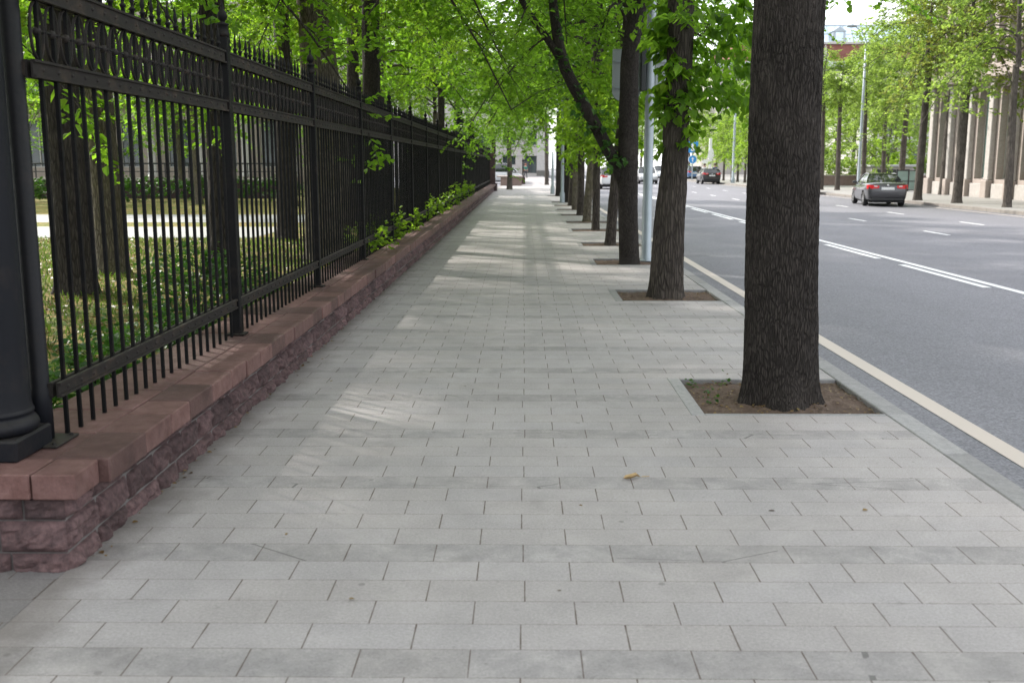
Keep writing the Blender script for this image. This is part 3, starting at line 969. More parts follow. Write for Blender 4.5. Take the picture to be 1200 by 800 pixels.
def shoots_mesh(name, zlo, zhi, rad, n, size, mat, r0=0.15, per=7, shape='oval', cx=0.0, cy=0.0, ang=None, length=(0.3, 0.7)):
    """leafy suckers growing out of a trunk"""
    A = []; B = []
    for i in range(n):
        a = rng.uniform(0, 2 * PI) if ang is None else rng.uniform(*ang)
        z = rng.uniform(zlo, zhi); q = rng.uniform(0.25, 1)
        p = np.array([cx + math.cos(a) * r0 * 0.9, cy + math.sin(a) * r0 * 0.9, z])
        e = p + np.array([math.cos(a) * rad * q, math.sin(a) * rad * q, rng.uniform(-0.25, 0.3) * q])
        A.append(p); B.append(e)
        for _ in range(2):
            s = p + (e - p) * rng.uniform(0.4, 1); A.append(s); B.append(s + rv()[0] * rng.uniform(*length) * 0.6 - np.array([0, 0, 0.12]))
    return leaf_mesh(name, mat, [twig_leaves(A, B, per, size, 0.45, None, shape, 0.42 if shape == 'oval' else 0.45)])


def simple_trunk(name, h, r, mat, seed, lean=0.0, sides=26, amp=0.006):
    return trunk_mesh(name, [(0, 0, -0.1), (lean * 0.3, 0, h * 0.35), (lean * 0.7, 0.03, h * 0.7), (lean, 0, h)], [r, r * 0.88, r * 0.8, r * 0.7], mat, sides, 0.08, amp, 18, 3, 0.3, seed)


TRK = [simple_trunk('park_trunk', 3.6, 0.2, M['bark_dark'], 1.0, 0.1), simple_trunk('park_trunk', 3.1, 0.17, M['bark_grey'], 2.0, -0.15), simple_trunk('park_trunk', 4.0, 0.23, M['bark_dark'], 3.0, 0.05)]
ATRK = [simple_trunk('park_trunk', 3.6 * 1.4, 0.2, M['bark_dark'], 1.0, 0.1), simple_trunk('park_trunk', 3.1 * 1.4, 0.17, M['bark_grey'], 2.0, -0.15), simple_trunk('park_trunk', 4.0 * 1.4, 0.23, M['bark_dark'], 3.0, 0.05)]
HTRK = [simple_trunk('park_trunk', 3.6 * 2.1, 0.24, M['bark_dark'], 1.5, 0.1), simple_trunk('park_trunk', 3.1 * 2.1, 0.22, M['bark_grey'], 2.5, -0.15), simple_trunk('park_trunk', 4.0 * 2.1, 0.23, M['bark_dark'], 3.5, 0.05)]
TF = [(0.1, 0, 3.55), (-0.15, 0, 3.05), (0.05, 0, 3.95)]

# --- the street row
TX = 1.90
row = []
# 1: the thick near trunk
b = (1.93, 7.47, -0.03)
pp = [(-0.012, 0, -0.05)] + px_path([(915, 400), (916, 300), (919, 150), (925, 0), (931, -200), (938, -420), (944, -760)], 7.47, b)
fk1 = pp[-1]
tm = trunk_mesh('near_trunk', pp, [0.262, 0.258, 0.252, 0.247, 0.242, 0.24, 0.23, 0.22], M['bark_near'], 340, 0.009, 0.0075, 54, 5.0, 0.30, 1.0)
tree('street_tree', b, fk1, tm, 's2', 'nearest and thickest street tree with a straight dark furrowed trunk', 'street trees in pits along the kerb', 0.85, 0.4)
tree('street_tree', (1.95, 1.35, -0.03), tuple(np.array(TF[0]) * [1, 1, 2.1]), HTRK[0], 's2', 'unseen street tree added beside the camera to shade the near pavement', 'street trees in pits along the kerb', 0.95, 1.0)  # out of view, added so its crown shades the near paving
# 2: leaning trunk with large leaves
b = tuple(P(781, 346, 13.45)); b = (b[0], 13.45, -0.03)
pp = [(0, 0, -0.05)] + px_path([(781, 330), (784, 270), (790, 200), (793, 130), (797, 60), (799, -20), (801, -70)], 13.45, b)
tm = trunk_mesh('leaning_trunk', pp, [0.215, 0.205, 0.19, 0.172, 0.165, 0.16, 0.155, 0.15], M['bark_mid'], 90, 0.03, 0.010, 20, 3.0, 0.25, 2.0)
fk = pp[-1]
A = []; B = []
for i in range(112):
    a = rng.uniform(0, 2 * PI); z = rng.uniform(2.05, 4.3)
    wd = (0.45 + 0.55 * (z - 2.0) / 1.6) * (1.0 if math.cos(a) > -0.2 else 0.45)
    cx = np.interp(z, [q[2] for q in pp], [q[0] for q in pp])
    p = np.array([cx + 0.13 * math.cos(a), 0.13 * math.sin(a), z])
    q = rng.uniform(0.15, 1.0) * wd
    A.append(p); B.append(p + np.array([math.cos(a) * q, math.sin(a) * q, rng.uniform(-0.35, 0.15)]))
# the long sprays reaching right, toward the near trunk
for i in range(60):
    z = rng.uniform(2.5, 3.9); x0 = rng.uniform(0.3, 1.0)
    p = np.array([x0, rng.uniform(-0.9, 0.3), z]); A.append(p); B.append(p + np.array([rng.uniform(-0.1, 0.35), rng.uniform(-0.2, 0.2), rng.uniform(-0.4, 0.05)]))
big = leaf_mesh('large_shoots', M['leaf_street'], [twig_leaves(A, B, 7, 0.125, 0.55, None, 'heart', 0.42)])
tree('street_tree', b, fk, tm, 's2', 'second street tree from the camera, its trunk leaning and hung with large heart-shaped leaves', 'street trees in pits along the kerb', 0.72, 2.0, extra=[('shoots', big)])
# 3: forked trunk, long limb leaning left
b = tuple(P(737, 308, 17.9)); b = (b[0], 17.9, -0.03)
pp = [(0, 0, -0.05)] + px_path([(737, 300), (736, 240), (736, 190), (737, 120), (739, 60), (747, 15), (760, -20), (764, -60)], 18.1, b)
tm = trunk_mesh('forked_trunk', pp, [0.165, 0.165, 0.17, 0.175, 0.16, 0.15, 0.14, 0.12, 0.12], M['bark_near'], 64, 0.035, 0.006, 22, 3.0, 0.2, 3.0)
fk = pp[-1]
lp = px_path([(737, 235), (727, 203), (713, 176), (694, 140), (672, 100), (659, 70), (650, 20), (645, -40)], 18.1, b)
lm = trunk_mesh('limb', lp, [0.11, 0.125, 0.122, 0.118, 0.115, 0.10, 0.085, 0.06], M['bark_near'], 32, 0.05, 0.005, 22, 3.0, 0, 4.0)
lp2 = px_path([(668, 93), (652, 62), (636, 38), (618, 12), (600, -20)], 18.1, b)
lm2 = trunk_mesh('limb', lp2, [0.08, 0.08, 0.075, 0.065, 0.05], M['bark_near'], 20, 0.06, 0.004, 22, 3.0, 0, 5.0)
A = []; B = []
for i in range(46):
    t = rng.uniform(0.2, 0.95) * 7; k = int(t); a0, a1 = np.array(lp[k]), np.array(lp[min(7, k + 1)])
    p = a0 + (a1 - a0) * (t - k) + rv()[0] * 0.11 + np.array([0, -0.08, 0])
    A.append(p); B.append(p + rv()[0] * 0.22 + np.array([0.05, -0.05, -0.1]))
sh = leaf_mesh('limb_shoots', M['leaf_shrub'], [twig_leaves(A, B, 4, 0.10, 0.4, None, 'heart', 0.42)])
t3 = tree('street_tree', b, fk, tm, 's1', 'third street tree, forked low with one long limb slanting left over the pavement', 'street trees in pits along the kerb', 0.68, 3.4,
          extra=[('limb', lm), ('limb', lm2), ('shoots', sh)])
wm, lmf = CR['s2']; inst('branches', wm, t3, lp[-1], (0, 0, 0.9), 0.9); inst('crown', lmf, t3, lp[-1], (0, 0, 0.9), 0.9)
# the rest of the row, farther and thinner
rest = [
    (715, 287, 22.2, 0.115, 0.30, 'fourth street tree, thin pale trunk leaning toward the road beside the forked tree', 'bark_mid'),
    (698, 270, 27.1, 0.10, 0.02, 'fifth street tree, thin straight trunk with bright leafy shoots low on it', 'bark_mid'),
    (687.5, 260, 31.2, 0.125, 0.25, 'sixth street tree, pale trunk leaning slightly right behind the thin straight one', 'bark_grey'),
    (680, 252, 35.2, 0.125, 0.03, 'seventh street tree in the row, brown upright trunk with leaf shoots', 'bark_mid'),
    (673, 246, 39.4, 0.10, 0.12, 'eighth street tree in the row, slim pale brown trunk among leafy shoots', 'bark_grey'),
    (669, 241, 43.2, 0.13, 0.22, 'ninth street tree in the row, just before the broad dark trunk', 'bark_mid'),
    (664.8, 237, 47.2, 0.24, 0.0, 'broad dark street tree beside the grey lamp pole far down the pavement', 'bark_near'),
    (654.5, 229.5, 56.2, 0.17, 0.0, 'farthest dark street tree left of the grey lamp pole', 'bark_near'),
]
for i, (x, y, Y, r, lean, lab, bk) in enumerate(rest):
    p = P(x, y, Y); b = (p.x, Y, -0.03)
    hgt = 3.7 + 0.3 * math.sin(i * 2.1) + (0.6 if i >= 3 else 0.4)
    pts = [(0, 0, -0.05), (lean * 0.25, 0, hgt * 0.3), (lean * 0.7, 0.02, hgt * 0.65), (lean, 0, hgt)]
    tm = trunk_mesh('row_trunk', pts, [r, r * 0.92, r * 0.85, r * 0.75], M[bk], 26, 0.07, 0.006, 20, 3, 0.25, i * 1.7)
    sh = shoots_mesh('row_shoots', 1.75 + 0.25 * (i % 3), 4.2, 0.95, 50, 0.125, M['leaf_shoot'], r, 8, cx=lean * 0.6)
    tree('street_tree', b, (lean, 0, hgt), tm, ('s2', 's1')[i % 2], lab, 'street trees in pits along the kerb', 0.86 + 0.05 * (i % 3), i * 1.3, extra=[('shoots', sh)] if i < 6 else None)

# --- park trees
PG = 'tall leafy trees of the park behind the fence'


def park_px(base_px, Y, path, r, mat, crown, label, sc=1.0, rz=0.0, sides=48):
    p = P(*base_px, Y); b = (p.x, Y, 0.0)
    pts = [(0, 0, -0.1)] + px_path(path, Y, b)
    tm = trunk_mesh('park_trunk', pts, r, mat, sides, 0.05, 0.011, 20, 2.8, 0.25, rz * 3)
    return tree('park_tree', b, pts[-1], tm, crown, label, PG, sc, rz)


park_px((91, 345), 13.6, [(88, 300), (80, 200), (72, 110), (66, 40), (60, -60)], [0.27, 0.24, 0.225, 0.22, 0.21, 0.2], M['bark_dark'], 'p1', 'dark leaning park trunk nearest the left edge, close behind the fence bars', 1.0, 0.3)
park_px((133, 322), 16.2, [(130, 290), (122, 200), (115, 120), (108, 50), (102, -20)], [0.25, 0.23, 0.225, 0.215, 0.2, 0.19], M['bark_grey'], 'p2', 'park tree with pale lower trunk standing just right of the dark leaning trunk', 0.74, 1.9)
park_px((262, 310), 15.4, [(260, 250), (256, 150), (250, 60), (248, 0), (246, -60)], [0.2, 0.185, 0.18, 0.175, 0.17, 0.16], M['bark_dark'], 'p3', 'slim dark park trunk rising above the first full fence post', 0.75, 2.7)
park_px((385, 285), 18.2, [(384, 240), (380, 150), (375, 90), (369, 30), (362, -40)], [0.42, 0.40, 0.36, 0.32, 0.27, 0.24], M['bark_grey'], 'p1', 'thick grey furrowed park trunk widening downward just behind the fence top', 1.0, 4.0, 90)
park_px((437, 270), 21.5, [(437, 240), (436, 160), (435, 80), (434, 10), (433, -60)], [0.20, 0.19, 0.18, 0.175, 0.17, 0.16], M['bark_near'], 'p2', 'straight dark park trunk right of the thick grey one above the fence', 0.9, 5.1)
rp = random.Random(21)
fence_row = [(-4.6, 27.5, 0, 'p2'), (-4.9, 33.5, 1, 'p3'), (-5.6, 40, 2, 'p3'), (-3.8, 46.5, 0, 'p2'), (-4.4, 53, 1, 'p1'), (-3.9, 60, 2, 'p2')]
for i, (x, y, k, c) in enumerate(fence_row):
    tree('park_tree', (x, y, 0), tuple(np.array(TF[k]) * [1, 1, 1.4]), ATRK[k], c, 'leafy park tree in the line overhanging the far part of the fence', 'park trees overhanging the far fence', (0.85 + 0.08 * (i % 3)) * (0.8 if i > 3 else 1), i * 1.1)
back = [(-9.5, 42), (-14, 44), (-19, 42), (-24, 45), (-30, 43), (-37, 46), (-11.5, 49), (-17, 51), (-22.5, 52), (-28, 50), (-34, 53), (-8, 56), (-7.5, 66), (-13.5, 59), (-42, 50), (-48, 56), (-26, 58)]
for i, (x, y) in enumerate(back):
    k = i % 3
    tree('park_tree', (x, y, 0), tuple(np.array(TF[k]) * [1, 1, 1.4]), ATRK[k], ('p1', 'p2', 'p3')[(i * 2 + 1) % 3], 'leafy tree standing deep in the park beyond the pale path', 'trees deep in the park', 0.85 + 0.1 * rp.random(), i * 1.7)
near_l = [(-8.4, 10.0), (-4.9, 6.2), (-3.8, 3.4), (-10.5, 9.3), (-7.0, 5.2), (-7.5, 8.2), (-7.6, 12.0), (-5.5, 23.6)]  # mostly extra trees, trunks out of view, added to shade the near pavement
for i, (x, y) in enumerate(near_l):
    k = (i + 1) % 3; up = 2.1 if i < 3 else 1.4
    tree('park_tree', (x, y, 0), tuple(np.array(TF[k]) * [1, 1, up]), HTRK[k] if i < 3 else ATRK[k], ('p1', 'p2', 'p3')[i % 3], 'leafy park tree between the fence and the pale path, one of a set mostly added to block sun', 'park trees between fence and path', 0.9, i * 2.3)

# --- tree at the far end of the pavement, and one behind the fence end
p = P(597, 222, 70.5)
tm = trunk_mesh('lone_trunk', [(0, 0, -0.05), (0.03, 0, 1.2), (-0.03, 0, 2.6), (0.0, 0, 3.3)], [0.19, 0.17, 0.16, 0.15], M['bark_far'], 24, 0.08, 0.006, 20, 3, 0.25, 8.0)
tree('street_tree', (p.x, 70.5, 0), (0, 0, 3.2), tm, 's2', 'lone tree standing in the pavement in front of the stone planter at the far end', None, 0.58, 1.0)
p = P(577, 205, 74)
tree('street_tree', (p.x, 74, 0), TF[0], TRK[0], 's2', 'tree with dark trunk just behind the far end of the fence', None, 0.9, 2.0)

# --- trees across the road
FG = 'trees along the far pavement'
FT = [simple_trunk('far_trunk', 6.3, 0.215, M['bark_far'], 5.0, 0.1), simple_trunk('far_trunk', 5.6, 0.17, M['bark_far'], 6.0, -0.1), simple_trunk('far_trunk', 6.1, 0.20, M['bark_far'], 7.0, 0.12)]
FF = [(0.1, 0, 6.2), (-0.1, 0, 5.5), (0.12, 0, 6.0)]
far = [
    (1180, 243, 41.8, 1, 'f2', 1.0, 'tree at the right edge on the far kerb with thin drooping branches'),
    (1121, 238, 46.3, 0, 'f3', 1.0, 'far kerb tree with rust-tinged crown left of the right-edge tree'),
    (1075, 235, 49.8, 2, 'f1', 0.92, 'far kerb tree directly right of the parked sedan with a tall dark trunk'),
    (1104, 227, 59.0, 2, 'f2', 1.1, 'dark-trunked tree close against the pink stone facade'),
    (1055, 222, 71.0, 0, 'f2', 0.9, 'tree behind the sedan in front of the green glass screen'),
    (1034, 221, 76.0, 1, 'f1', 0.8, 'slim tree rising behind the sedan roof before the hedge'),
    (1011, 222, 71.5, 1, 'f1', 0.55, 'thick tree right of the tall street lamp, behind the sedan bonnet'),
    (981, 223, 69.0, 1, 'y1', 0.75, 'small young tree with short trunk left of the tall street lamp'),
    (962, 223, 70.0, 1, 'y1', 0.95, 'tree on the far kerb next to the right side of the thick near trunk'),
]
for i, (x, y, Y, k, c, sc, lab) in enumerate(far):
    p = P(x, y, Y)
    t = tree('far_tree', (p.x, Y, 0), FF[k], FT[k], c, lab, FG, sc, i * 1.9 + 0.4)
YT = simple_trunk('young_trunk', 2.5, 0.13, M['bark_far'], 9.0, 0.03, 12, 0)
for i, (x, Y) in enumerate([(839, 112), (848, 108), (857.5, 104), (864.5, 100), (873, 96), (882, 91), (893, 86), (830, 118), (905, 82)]):
    p = P(x, 205, Y)
    tree('young_tree', (p.x, Y, 0), (0.03, 0, 2.45), YT, ('y1', 'y2')[i % 2], 'young tree in the even row along the distant far pavement', 'young trees along the distant pavement', 1.05, i * 1.4)
for i, (x, y) in enumerate([(8.5, 162), (13, 156), (19, 168), (14, 205), (20, 190), (27, 178), (9, 220), (24, 150), (31, 140), (36, 125), (29, 118), (33, 104), (40, 112), (17, 240), (23, 215), (31, 92), (38, 96), (27.5, 100)]):
    k = i % 3
    tree('far_tree', (x, y, 0), FF[k], FT[k], ('f1', 'f2', 'p2')[i % 3], 'hazy tree far down the street beyond the row of young trees', 'distant trees at the end of the street', (1.0 + 0.2 * (i % 2)) * (0.66 if 20 < x and y < 130 else 1), i * 1.3)
for i, (x, y, c, sc) in enumerate([(25.5, 79, 'y1', 1.25), (29.5, 84, 'y2', 1.3), (33.5, 90, 'y1', 1.3), (28.0, 93, 'y2', 1.2), (23.8, 86, 'y1', 1.1)]):
    tree('young_tree', (x, y, 0), (0.03, 0, 2.3), YT, c, 'small leafy tree by the pale green hedge behind the parked sedan', 'small trees by the hedge', sc, i * 1.1)
# second line along our kerb, far beyond the crossing
for i, y in enumerate([86]):
    tree('far_tree', (1.9 + 0.2 * (i % 2), y, 0), FF[1], FT[1], 's2', 'tree on the near kerb beyond the street crossing', None, 0.55, i * 2.2)


# --- shrubs
def shrub(name, loc, rx, ry, z0, z1, n, size, mat, label, group=None, cat='shrub', stems=6):
    t = empty(name, loc, 0, label, cat, group)
    A = []; B = []; m = MB()
    for i in range(stems):
        a = rng.uniform(0, 2 * PI); q = rng.uniform(0.2, 0.8)
        m.tube([(0, 0, 0), (rx * q * 0.5 * math.cos(a), ry * q * 0.5 * math.sin(a), z1 * 0.45), (rx * q * math.cos(a), ry * q * math.sin(a), z1 * 0.85)], [0.009, 0.007, 0.003], 5)
    for i in range(n):
        d = rv()[0]; q = rng.uniform(0.3, 1) ** 0.5
        p = np.array([d[0] * rx * q, d[1] * ry * q, (z0 + z1) / 2 + d[2] * (z1 - z0) / 2 * q])
        A.append(p); B.append(p + rv()[0] * 0.14 + np.array([0, 0, 0.05]))
    m.obj('stems', M['bark_mid'], t)
    inst('foliage', leaf_mesh('foliage', mat, [twig_leaves(A, B, 6, size, 0.2)]), t)
    return t


shrub('shrub', (-3.05, 9.3, 0), 0.5, 0.75, 0.1, 1.0, 230, 0.065, M['leaf_shrub'], 'dense dark green shrub behind the bars left of the second fence post')
for i, (y, x, zz) in enumerate([(5.3, -2.85, 0.55), (5.9, -3.0, 0.5), (6.6, -2.85, 0.6), (7.3, -3.0, 0.55), (8.0, -2.8, 0.6), (10.6, -2.9, 0.7)]):
    shrub('ground_plant', (x, y, 0), 0.32, 0.42, 0.02, zz, 90, 0.06, M['leaf_shrub'], 'low leafy plant on the soil right behind the wall cap', 'low plants behind the wall', 'plant', 4)
for i, (y, zz) in enumerate([(15.2, 0.45), (17.6, 0.6), (20.3, 0.6), (23.5, 0.75), (26.4, 0.8), (29.5, 0.95), (33, 1.0), (37, 0.95), (41.5, 0.8)]):
    shrub('fence_shrub', (-2.32, y, 0.3), 0.30, 0.9, 0.12, 0.18 + 0.62 * zz, 70 + 5 * i, 0.075, M['leaf_shoot'], 'bright green shoots pushing through the fence onto the wall cap', 'shoots growing through the fence', 'shrub', 7)
# ================================================================== GRASS AND LITTER
def scatter_leafy(name, mat, n, xr, yr, zf, smin, smax, upright, label, tintr=(0, 1)):
    x = rng.uniform(*xr, n); y = rng.uniform(*yr, n); z = np.array([zf(a, b) for a, b in zip(x, y)])
    V0 = np.stack([x, y, z], 1)
    if upright:
        D = rv(n) * 0.5 + np.array([0, 0, 1.0]); N = rv(n)
    else:
        D = rv(n); D[:, 2] *= 0.15; N = rv(n) * 0.35 + np.array([0, 0, 1.0])
    S = rng.uniform(smin, smax, n); T = rng.uniform(*tintr, n)
    V, Fq, Tt = leaves(V0, D, N, S, 0.07 if upright else 0.36, 0.1, T)
    o = inst(name, leaf_mesh(name, mat, [(V, Fq, Tt)])); o['kind'] = 'stuff'
    return o


M['litter'] = m_leaf('litter_leaf', [(0, (0.05, 0.03, 0.015)), (0.4, (0.12, 0.07, 0.026)), (0.75, (0.21, 0.135, 0.045)), (1, (0.12, 0.15, 0.035))], 0.15, (0.3, 0.2, 0.05))
M['grass'] = m_leaf('grass_blade', [(0, (0.03, 0.06, 0.01)), (1, (0.10, 0.15, 0.025))], 0.35, (0.2, 0.35, 0.03))
scatter_leafy('grass', M['grass'], 26000, (-13, -2.7), (5, 23.8), lambda a, b: 0.01, 0.04, 0.11, True, '')
scatter_leafy('leaf_litter', M['litter'], 8000, (-12, -2.6), (4.8, 23.8), lambda a, b: 0.02 + 0.02 * random.random(), 0.05, 0.10, False, '')
# crumbs and dead leaves in the two near pits, along the wall foot and the kerb
pts = []
for yc, n in ((7.58, 420), (13.58, 260), (18.3, 120)):
    for _ in range(n):
        x = random.uniform(PX0 + 0.02, PX1 - 0.03); yy = random.uniform(yc - PIT_H + 0.02, yc + PIT_H - 0.02)
        d = math.hypot(x - 1.92, yy - yc)
        if d < 0.3: continue
        pts.append((x, yy, -0.022 + 0.05 * math.exp(-(d / 0.42) ** 2)))
for _ in range(220):
    pts.append((-1.955 + abs(random.gauss(0, 0.03)), random.uniform(4.3, 26), 0.004))
for _ in range(70):
    pts.append((random.uniform(-1.9, 2.5), random.uniform(3, 40), 0.004))
for _ in range(160):
    pts.append((KX + 0.02 + abs(random.gauss(0, 0.05)), random.uniform(5, 30), ROAD_Z + 0.006))
V0 = np.array(pts); n = len(V0)
D = rv(n); D[:, 2] *= 0.15; N = rv(n) * 0.3 + np.array([0, 0, 1.0])
V, Fq, Tt = leaves(V0, D, N, rng.uniform(0.010, 0.034, n), 0.34, 0.1, rng.uniform(0, 0.85, n))
o = inst('leaf_crumbs', leaf_mesh('leaf_crumbs', M['litter'], [(V, Fq, Tt)])); o['kind'] = 'stuff'
# small weeds in the near pits
for i, (x, y) in enumerate([(1.43, 7.75), (1.40, 7.42), (1.36, 8.02), (1.62, 8.06)]):
    w = empty('weed', (x, y, -0.03), 0, 'tiny green weed sprouting from the soil of the nearest tree pit', 'weed', 'weeds in the nearest pit')
    A = np.zeros((7, 3)); B = rv(7) * 0.07 + np.array([0, 0, 0.035])
    inst('foliage', leaf_mesh('foliage', M['leaf_shrub'], [twig_leaves(A, B, 3, 0.03, 0.1)]), w)
# one curled dry leaf in the middle of the pavement
m = MB()
prof = [(-0.055, 0.0), (-0.035, 0.017), (-0.01, 0.021), (0.025, 0.016), (0.05, 0.0)]
vs = []
for a, wd in prof:
    for s in (-1, -0.4, 0, 0.5, 1):
        vs.append((a, s * wd, 0.006 + 0.018 * abs(s) ** 1.5 * (1 if wd else 0) + 0.006 * math.sin(a * 60)))
fs = [(i * 5 + j, i * 5 + j + 1, (i + 1) * 5 + j + 1, (i + 1) * 5 + j) for i in range(4) for j in range(4)]
m.add(vs, fs, None, True)
p = Vector((P(741, 561, 5.48).x, 5.48, 0.004))
lf = empty('fallen_leaf', p, 0.25, 'curled yellow-brown dry leaf lying alone on the grey paving', 'leaf')
m.obj('blade', M['fallen'], lf); m = MB(); m.tube([(0.055, 0, 0.008), (0.085, 0.004, 0.006), (0.105, 0.012, 0.004)], 0.0022, 5); m.obj('stalk', M['fallen'], lf)

# ================================================================== POLES AND SIGNS
sp = empty('sign_pole', (P(757, 312, 18.5).x, 18.5, 0), 0, 'thick grey steel pole with the backs of two road signs behind the forked tree', 'pole')
m = MB(); m.lathe([(0.0, 0), (0.16, 0), (0.16, 0.018), (0.1, 0.022), (0.098, 0.1), (0.088, 0.11), (0.082, 3.0), (0.078, 9.0), (0, 9.0)], (0, 0, 0), 24); m.obj('pole', M['galv'], sp)


def sign_plate(x0, x1, z0, z1, y):
    m = MB(); r = min(0.17, (x1 - x0) / 2 - 0.01); pts = [(x0, z1), (x1, z1)]
    for k in range(7):
        a = k / 6 * PI / 2; pts.append((x1 - r + r * math.cos(a), z0 + r - r * math.sin(a)))
    for k in range(7):
        a = PI / 2 + k / 6 * PI / 2; pts.append((x0 + r + r * math.cos(a), z0 + r - r * math.sin(a)))
    m.prism(pts, y, y + 0.02)
    fr = [(x * 0.0 + x, z) for x, z in pts]
    m.tube([(x, y + 0.005, z) for x, z in fr + [fr[0]]], 0.012, 6)
    return m


s1 = sign_plate(-0.66, -0.17, 2.84, 3.72, 0.03).obj('sign_plate', M['sign_back'], sp)
s2 = sign_plate(0.10, 0.50, 2.95, 3.78, 0.03).obj('sign_plate', M['sign_back'], sp)
m = MB()
for z in (3.05, 3.5): m.box(-0.62, 0.46, -0.005, 0.028, z, z + 0.035)
m.obj('bracket', M['galv'], sp)
m = MB(); m.cbox(-0.17, -0.085, -0.09, 0.03, 3.0, 3.85, 0.012); m.obj('control_box', M['dark_metal'], sp)


def plain_pole(name, x, Y, r, h, label, arm=None, cat='pole', group=None, base=0.0):
    t = empty(name, (x, Y, base), 0, label, cat, group)
    m = MB(); m.lathe([(r * 1.5, 0), (r * 1.5, 0.4), (r, 0.5), (r * 0.85, h * 0.6), (r * 0.6, h), (0, h)], (0, 0, 0), 12); m.obj('pole', M['galv'], t)
    if arm:
        dx, dz, hl = arm
        m = MB(); m.tube([(0, 0, h - 0.1), (dx * 0.4, 0, h + dz * 0.55), (dx, 0, h + dz)], 0.035, 8); m.obj('arm', M['galv'], t)
        m = MB(); s = 1 if dx > 0 else -1
        m.tube([(dx - s * 0.1, 0, h + dz), (dx + s * 0.15, 0, h + dz + 0.03), (dx + s * hl, 0, h + dz + 0.02)], [0.05, 0.11, 0.07], 8, None)
        m.obj('lamp_head', M['galv'], t)
    return t


plain_pole('lamp_pole', P(658.5, 237, 47).x, 46.6, 0.075, 8.5, 'slim blue-grey lamp pole on the near kerb beside the broad dark tree', (1.4, 0.5, 0.7), 'lamp pole')
plain_pole('bollard_pole', P(647.5, 226, 60).x, 60, 0.085, 2.4, 'short grey-green pole on the pavement left of the farthest dark trunk')
t = plain_pole('street_lamp', P(1005, 226, 62.7).x, 62.7, 0.095, 9.0, 'tall slender street lamp with an arm on the far kerb left of the parked sedan', (-0.7, 0.75, 0.5), 'street lamp')
plain_pole('lamp_pole', P(859, 205, 95).x, 95, 0.13, 8.5, 'tall grey lamp pole among the young trees in the distance', None, 'lamp pole')
plain_pole('lamp_pole', P(653, 220, 82).x, 82, 0.09, 8.5, 'pale lamp pole beyond the crossing seen left of the slim blue-grey one', None, 'lamp pole')

# blue road signs in the distance
p = P(811, 205, 112)
bs = empty('road_sign', (p.x, 112, 0), 0, 'post with a square blue sign above a round blue arrow sign down the road', 'road sign')
m = MB(); m.tube([(0, 0, 0), (0, 0, 4.6)], 0.06, 8); m.obj('post', M['galv'], bs)
m = MB(); m.cbox(-0.62, 0.55, -0.1, -0.06, 2.9, 4.1, 0.01, M['sign_blue'])
m.prism([(-0.2, 3.1), (0.15, 3.1), (0.15, 3.5), (0.32, 3.5), (-0.02, 3.95), (-0.36, 3.5), (-0.2, 3.5)], -0.112, -0.104, M['sign_white']); m.obj('square_plate', None, bs)
m = MB()
pts = [(0.42 * math.cos(a), 2.2 + 0.42 * math.sin(a)) for a in np.linspace(0, 2 * PI, 24, endpoint=False)]
m.prism([(x * 1.1, 2.2 + (z - 2.2) * 1.1) for x, z in pts], -0.088, -0.064, M['sign_white']); m.prism(pts, -0.1, -0.09, M['sign_blue'])
m.prism([(-0.05, 1.95), (0.05, 1.95), (0.05, 2.25), (0.15, 2.25), (0, 2.45), (-0.15, 2.25), (-0.05, 2.25)], -0.112, -0.104, M['sign_white']); m.obj('round_plate', None, bs)
p = P(831.5, 205, 106)
ws = empty('direction_sign', (p.x, 106, 0), 0, 'white post with pale pointer boards between the blue signs and the young trees', 'road sign')
m = MB(); m.cbox(-0.14, 0.14, -0.1, 0.1, 0, 4.3, 0.01); m.obj('post', M['sign_white'], ws)
m = MB(); m.prism([(-0.9, 1.95), (-0.65, 1.75), (0.2, 1.75), (0.2, 2.15), (-0.65, 2.15)], -0.16, -0.11); m.obj('pointer_board', M['sign_white'], ws)
m = MB(); m.prism([(-0.28, 2.3), (0.3, 2.2), (0.38, 2.8), (0.2, 3.3), (-0.2, 3.1)], -0.16, -0.11); m.obj('panel', M['sign_white'], ws)


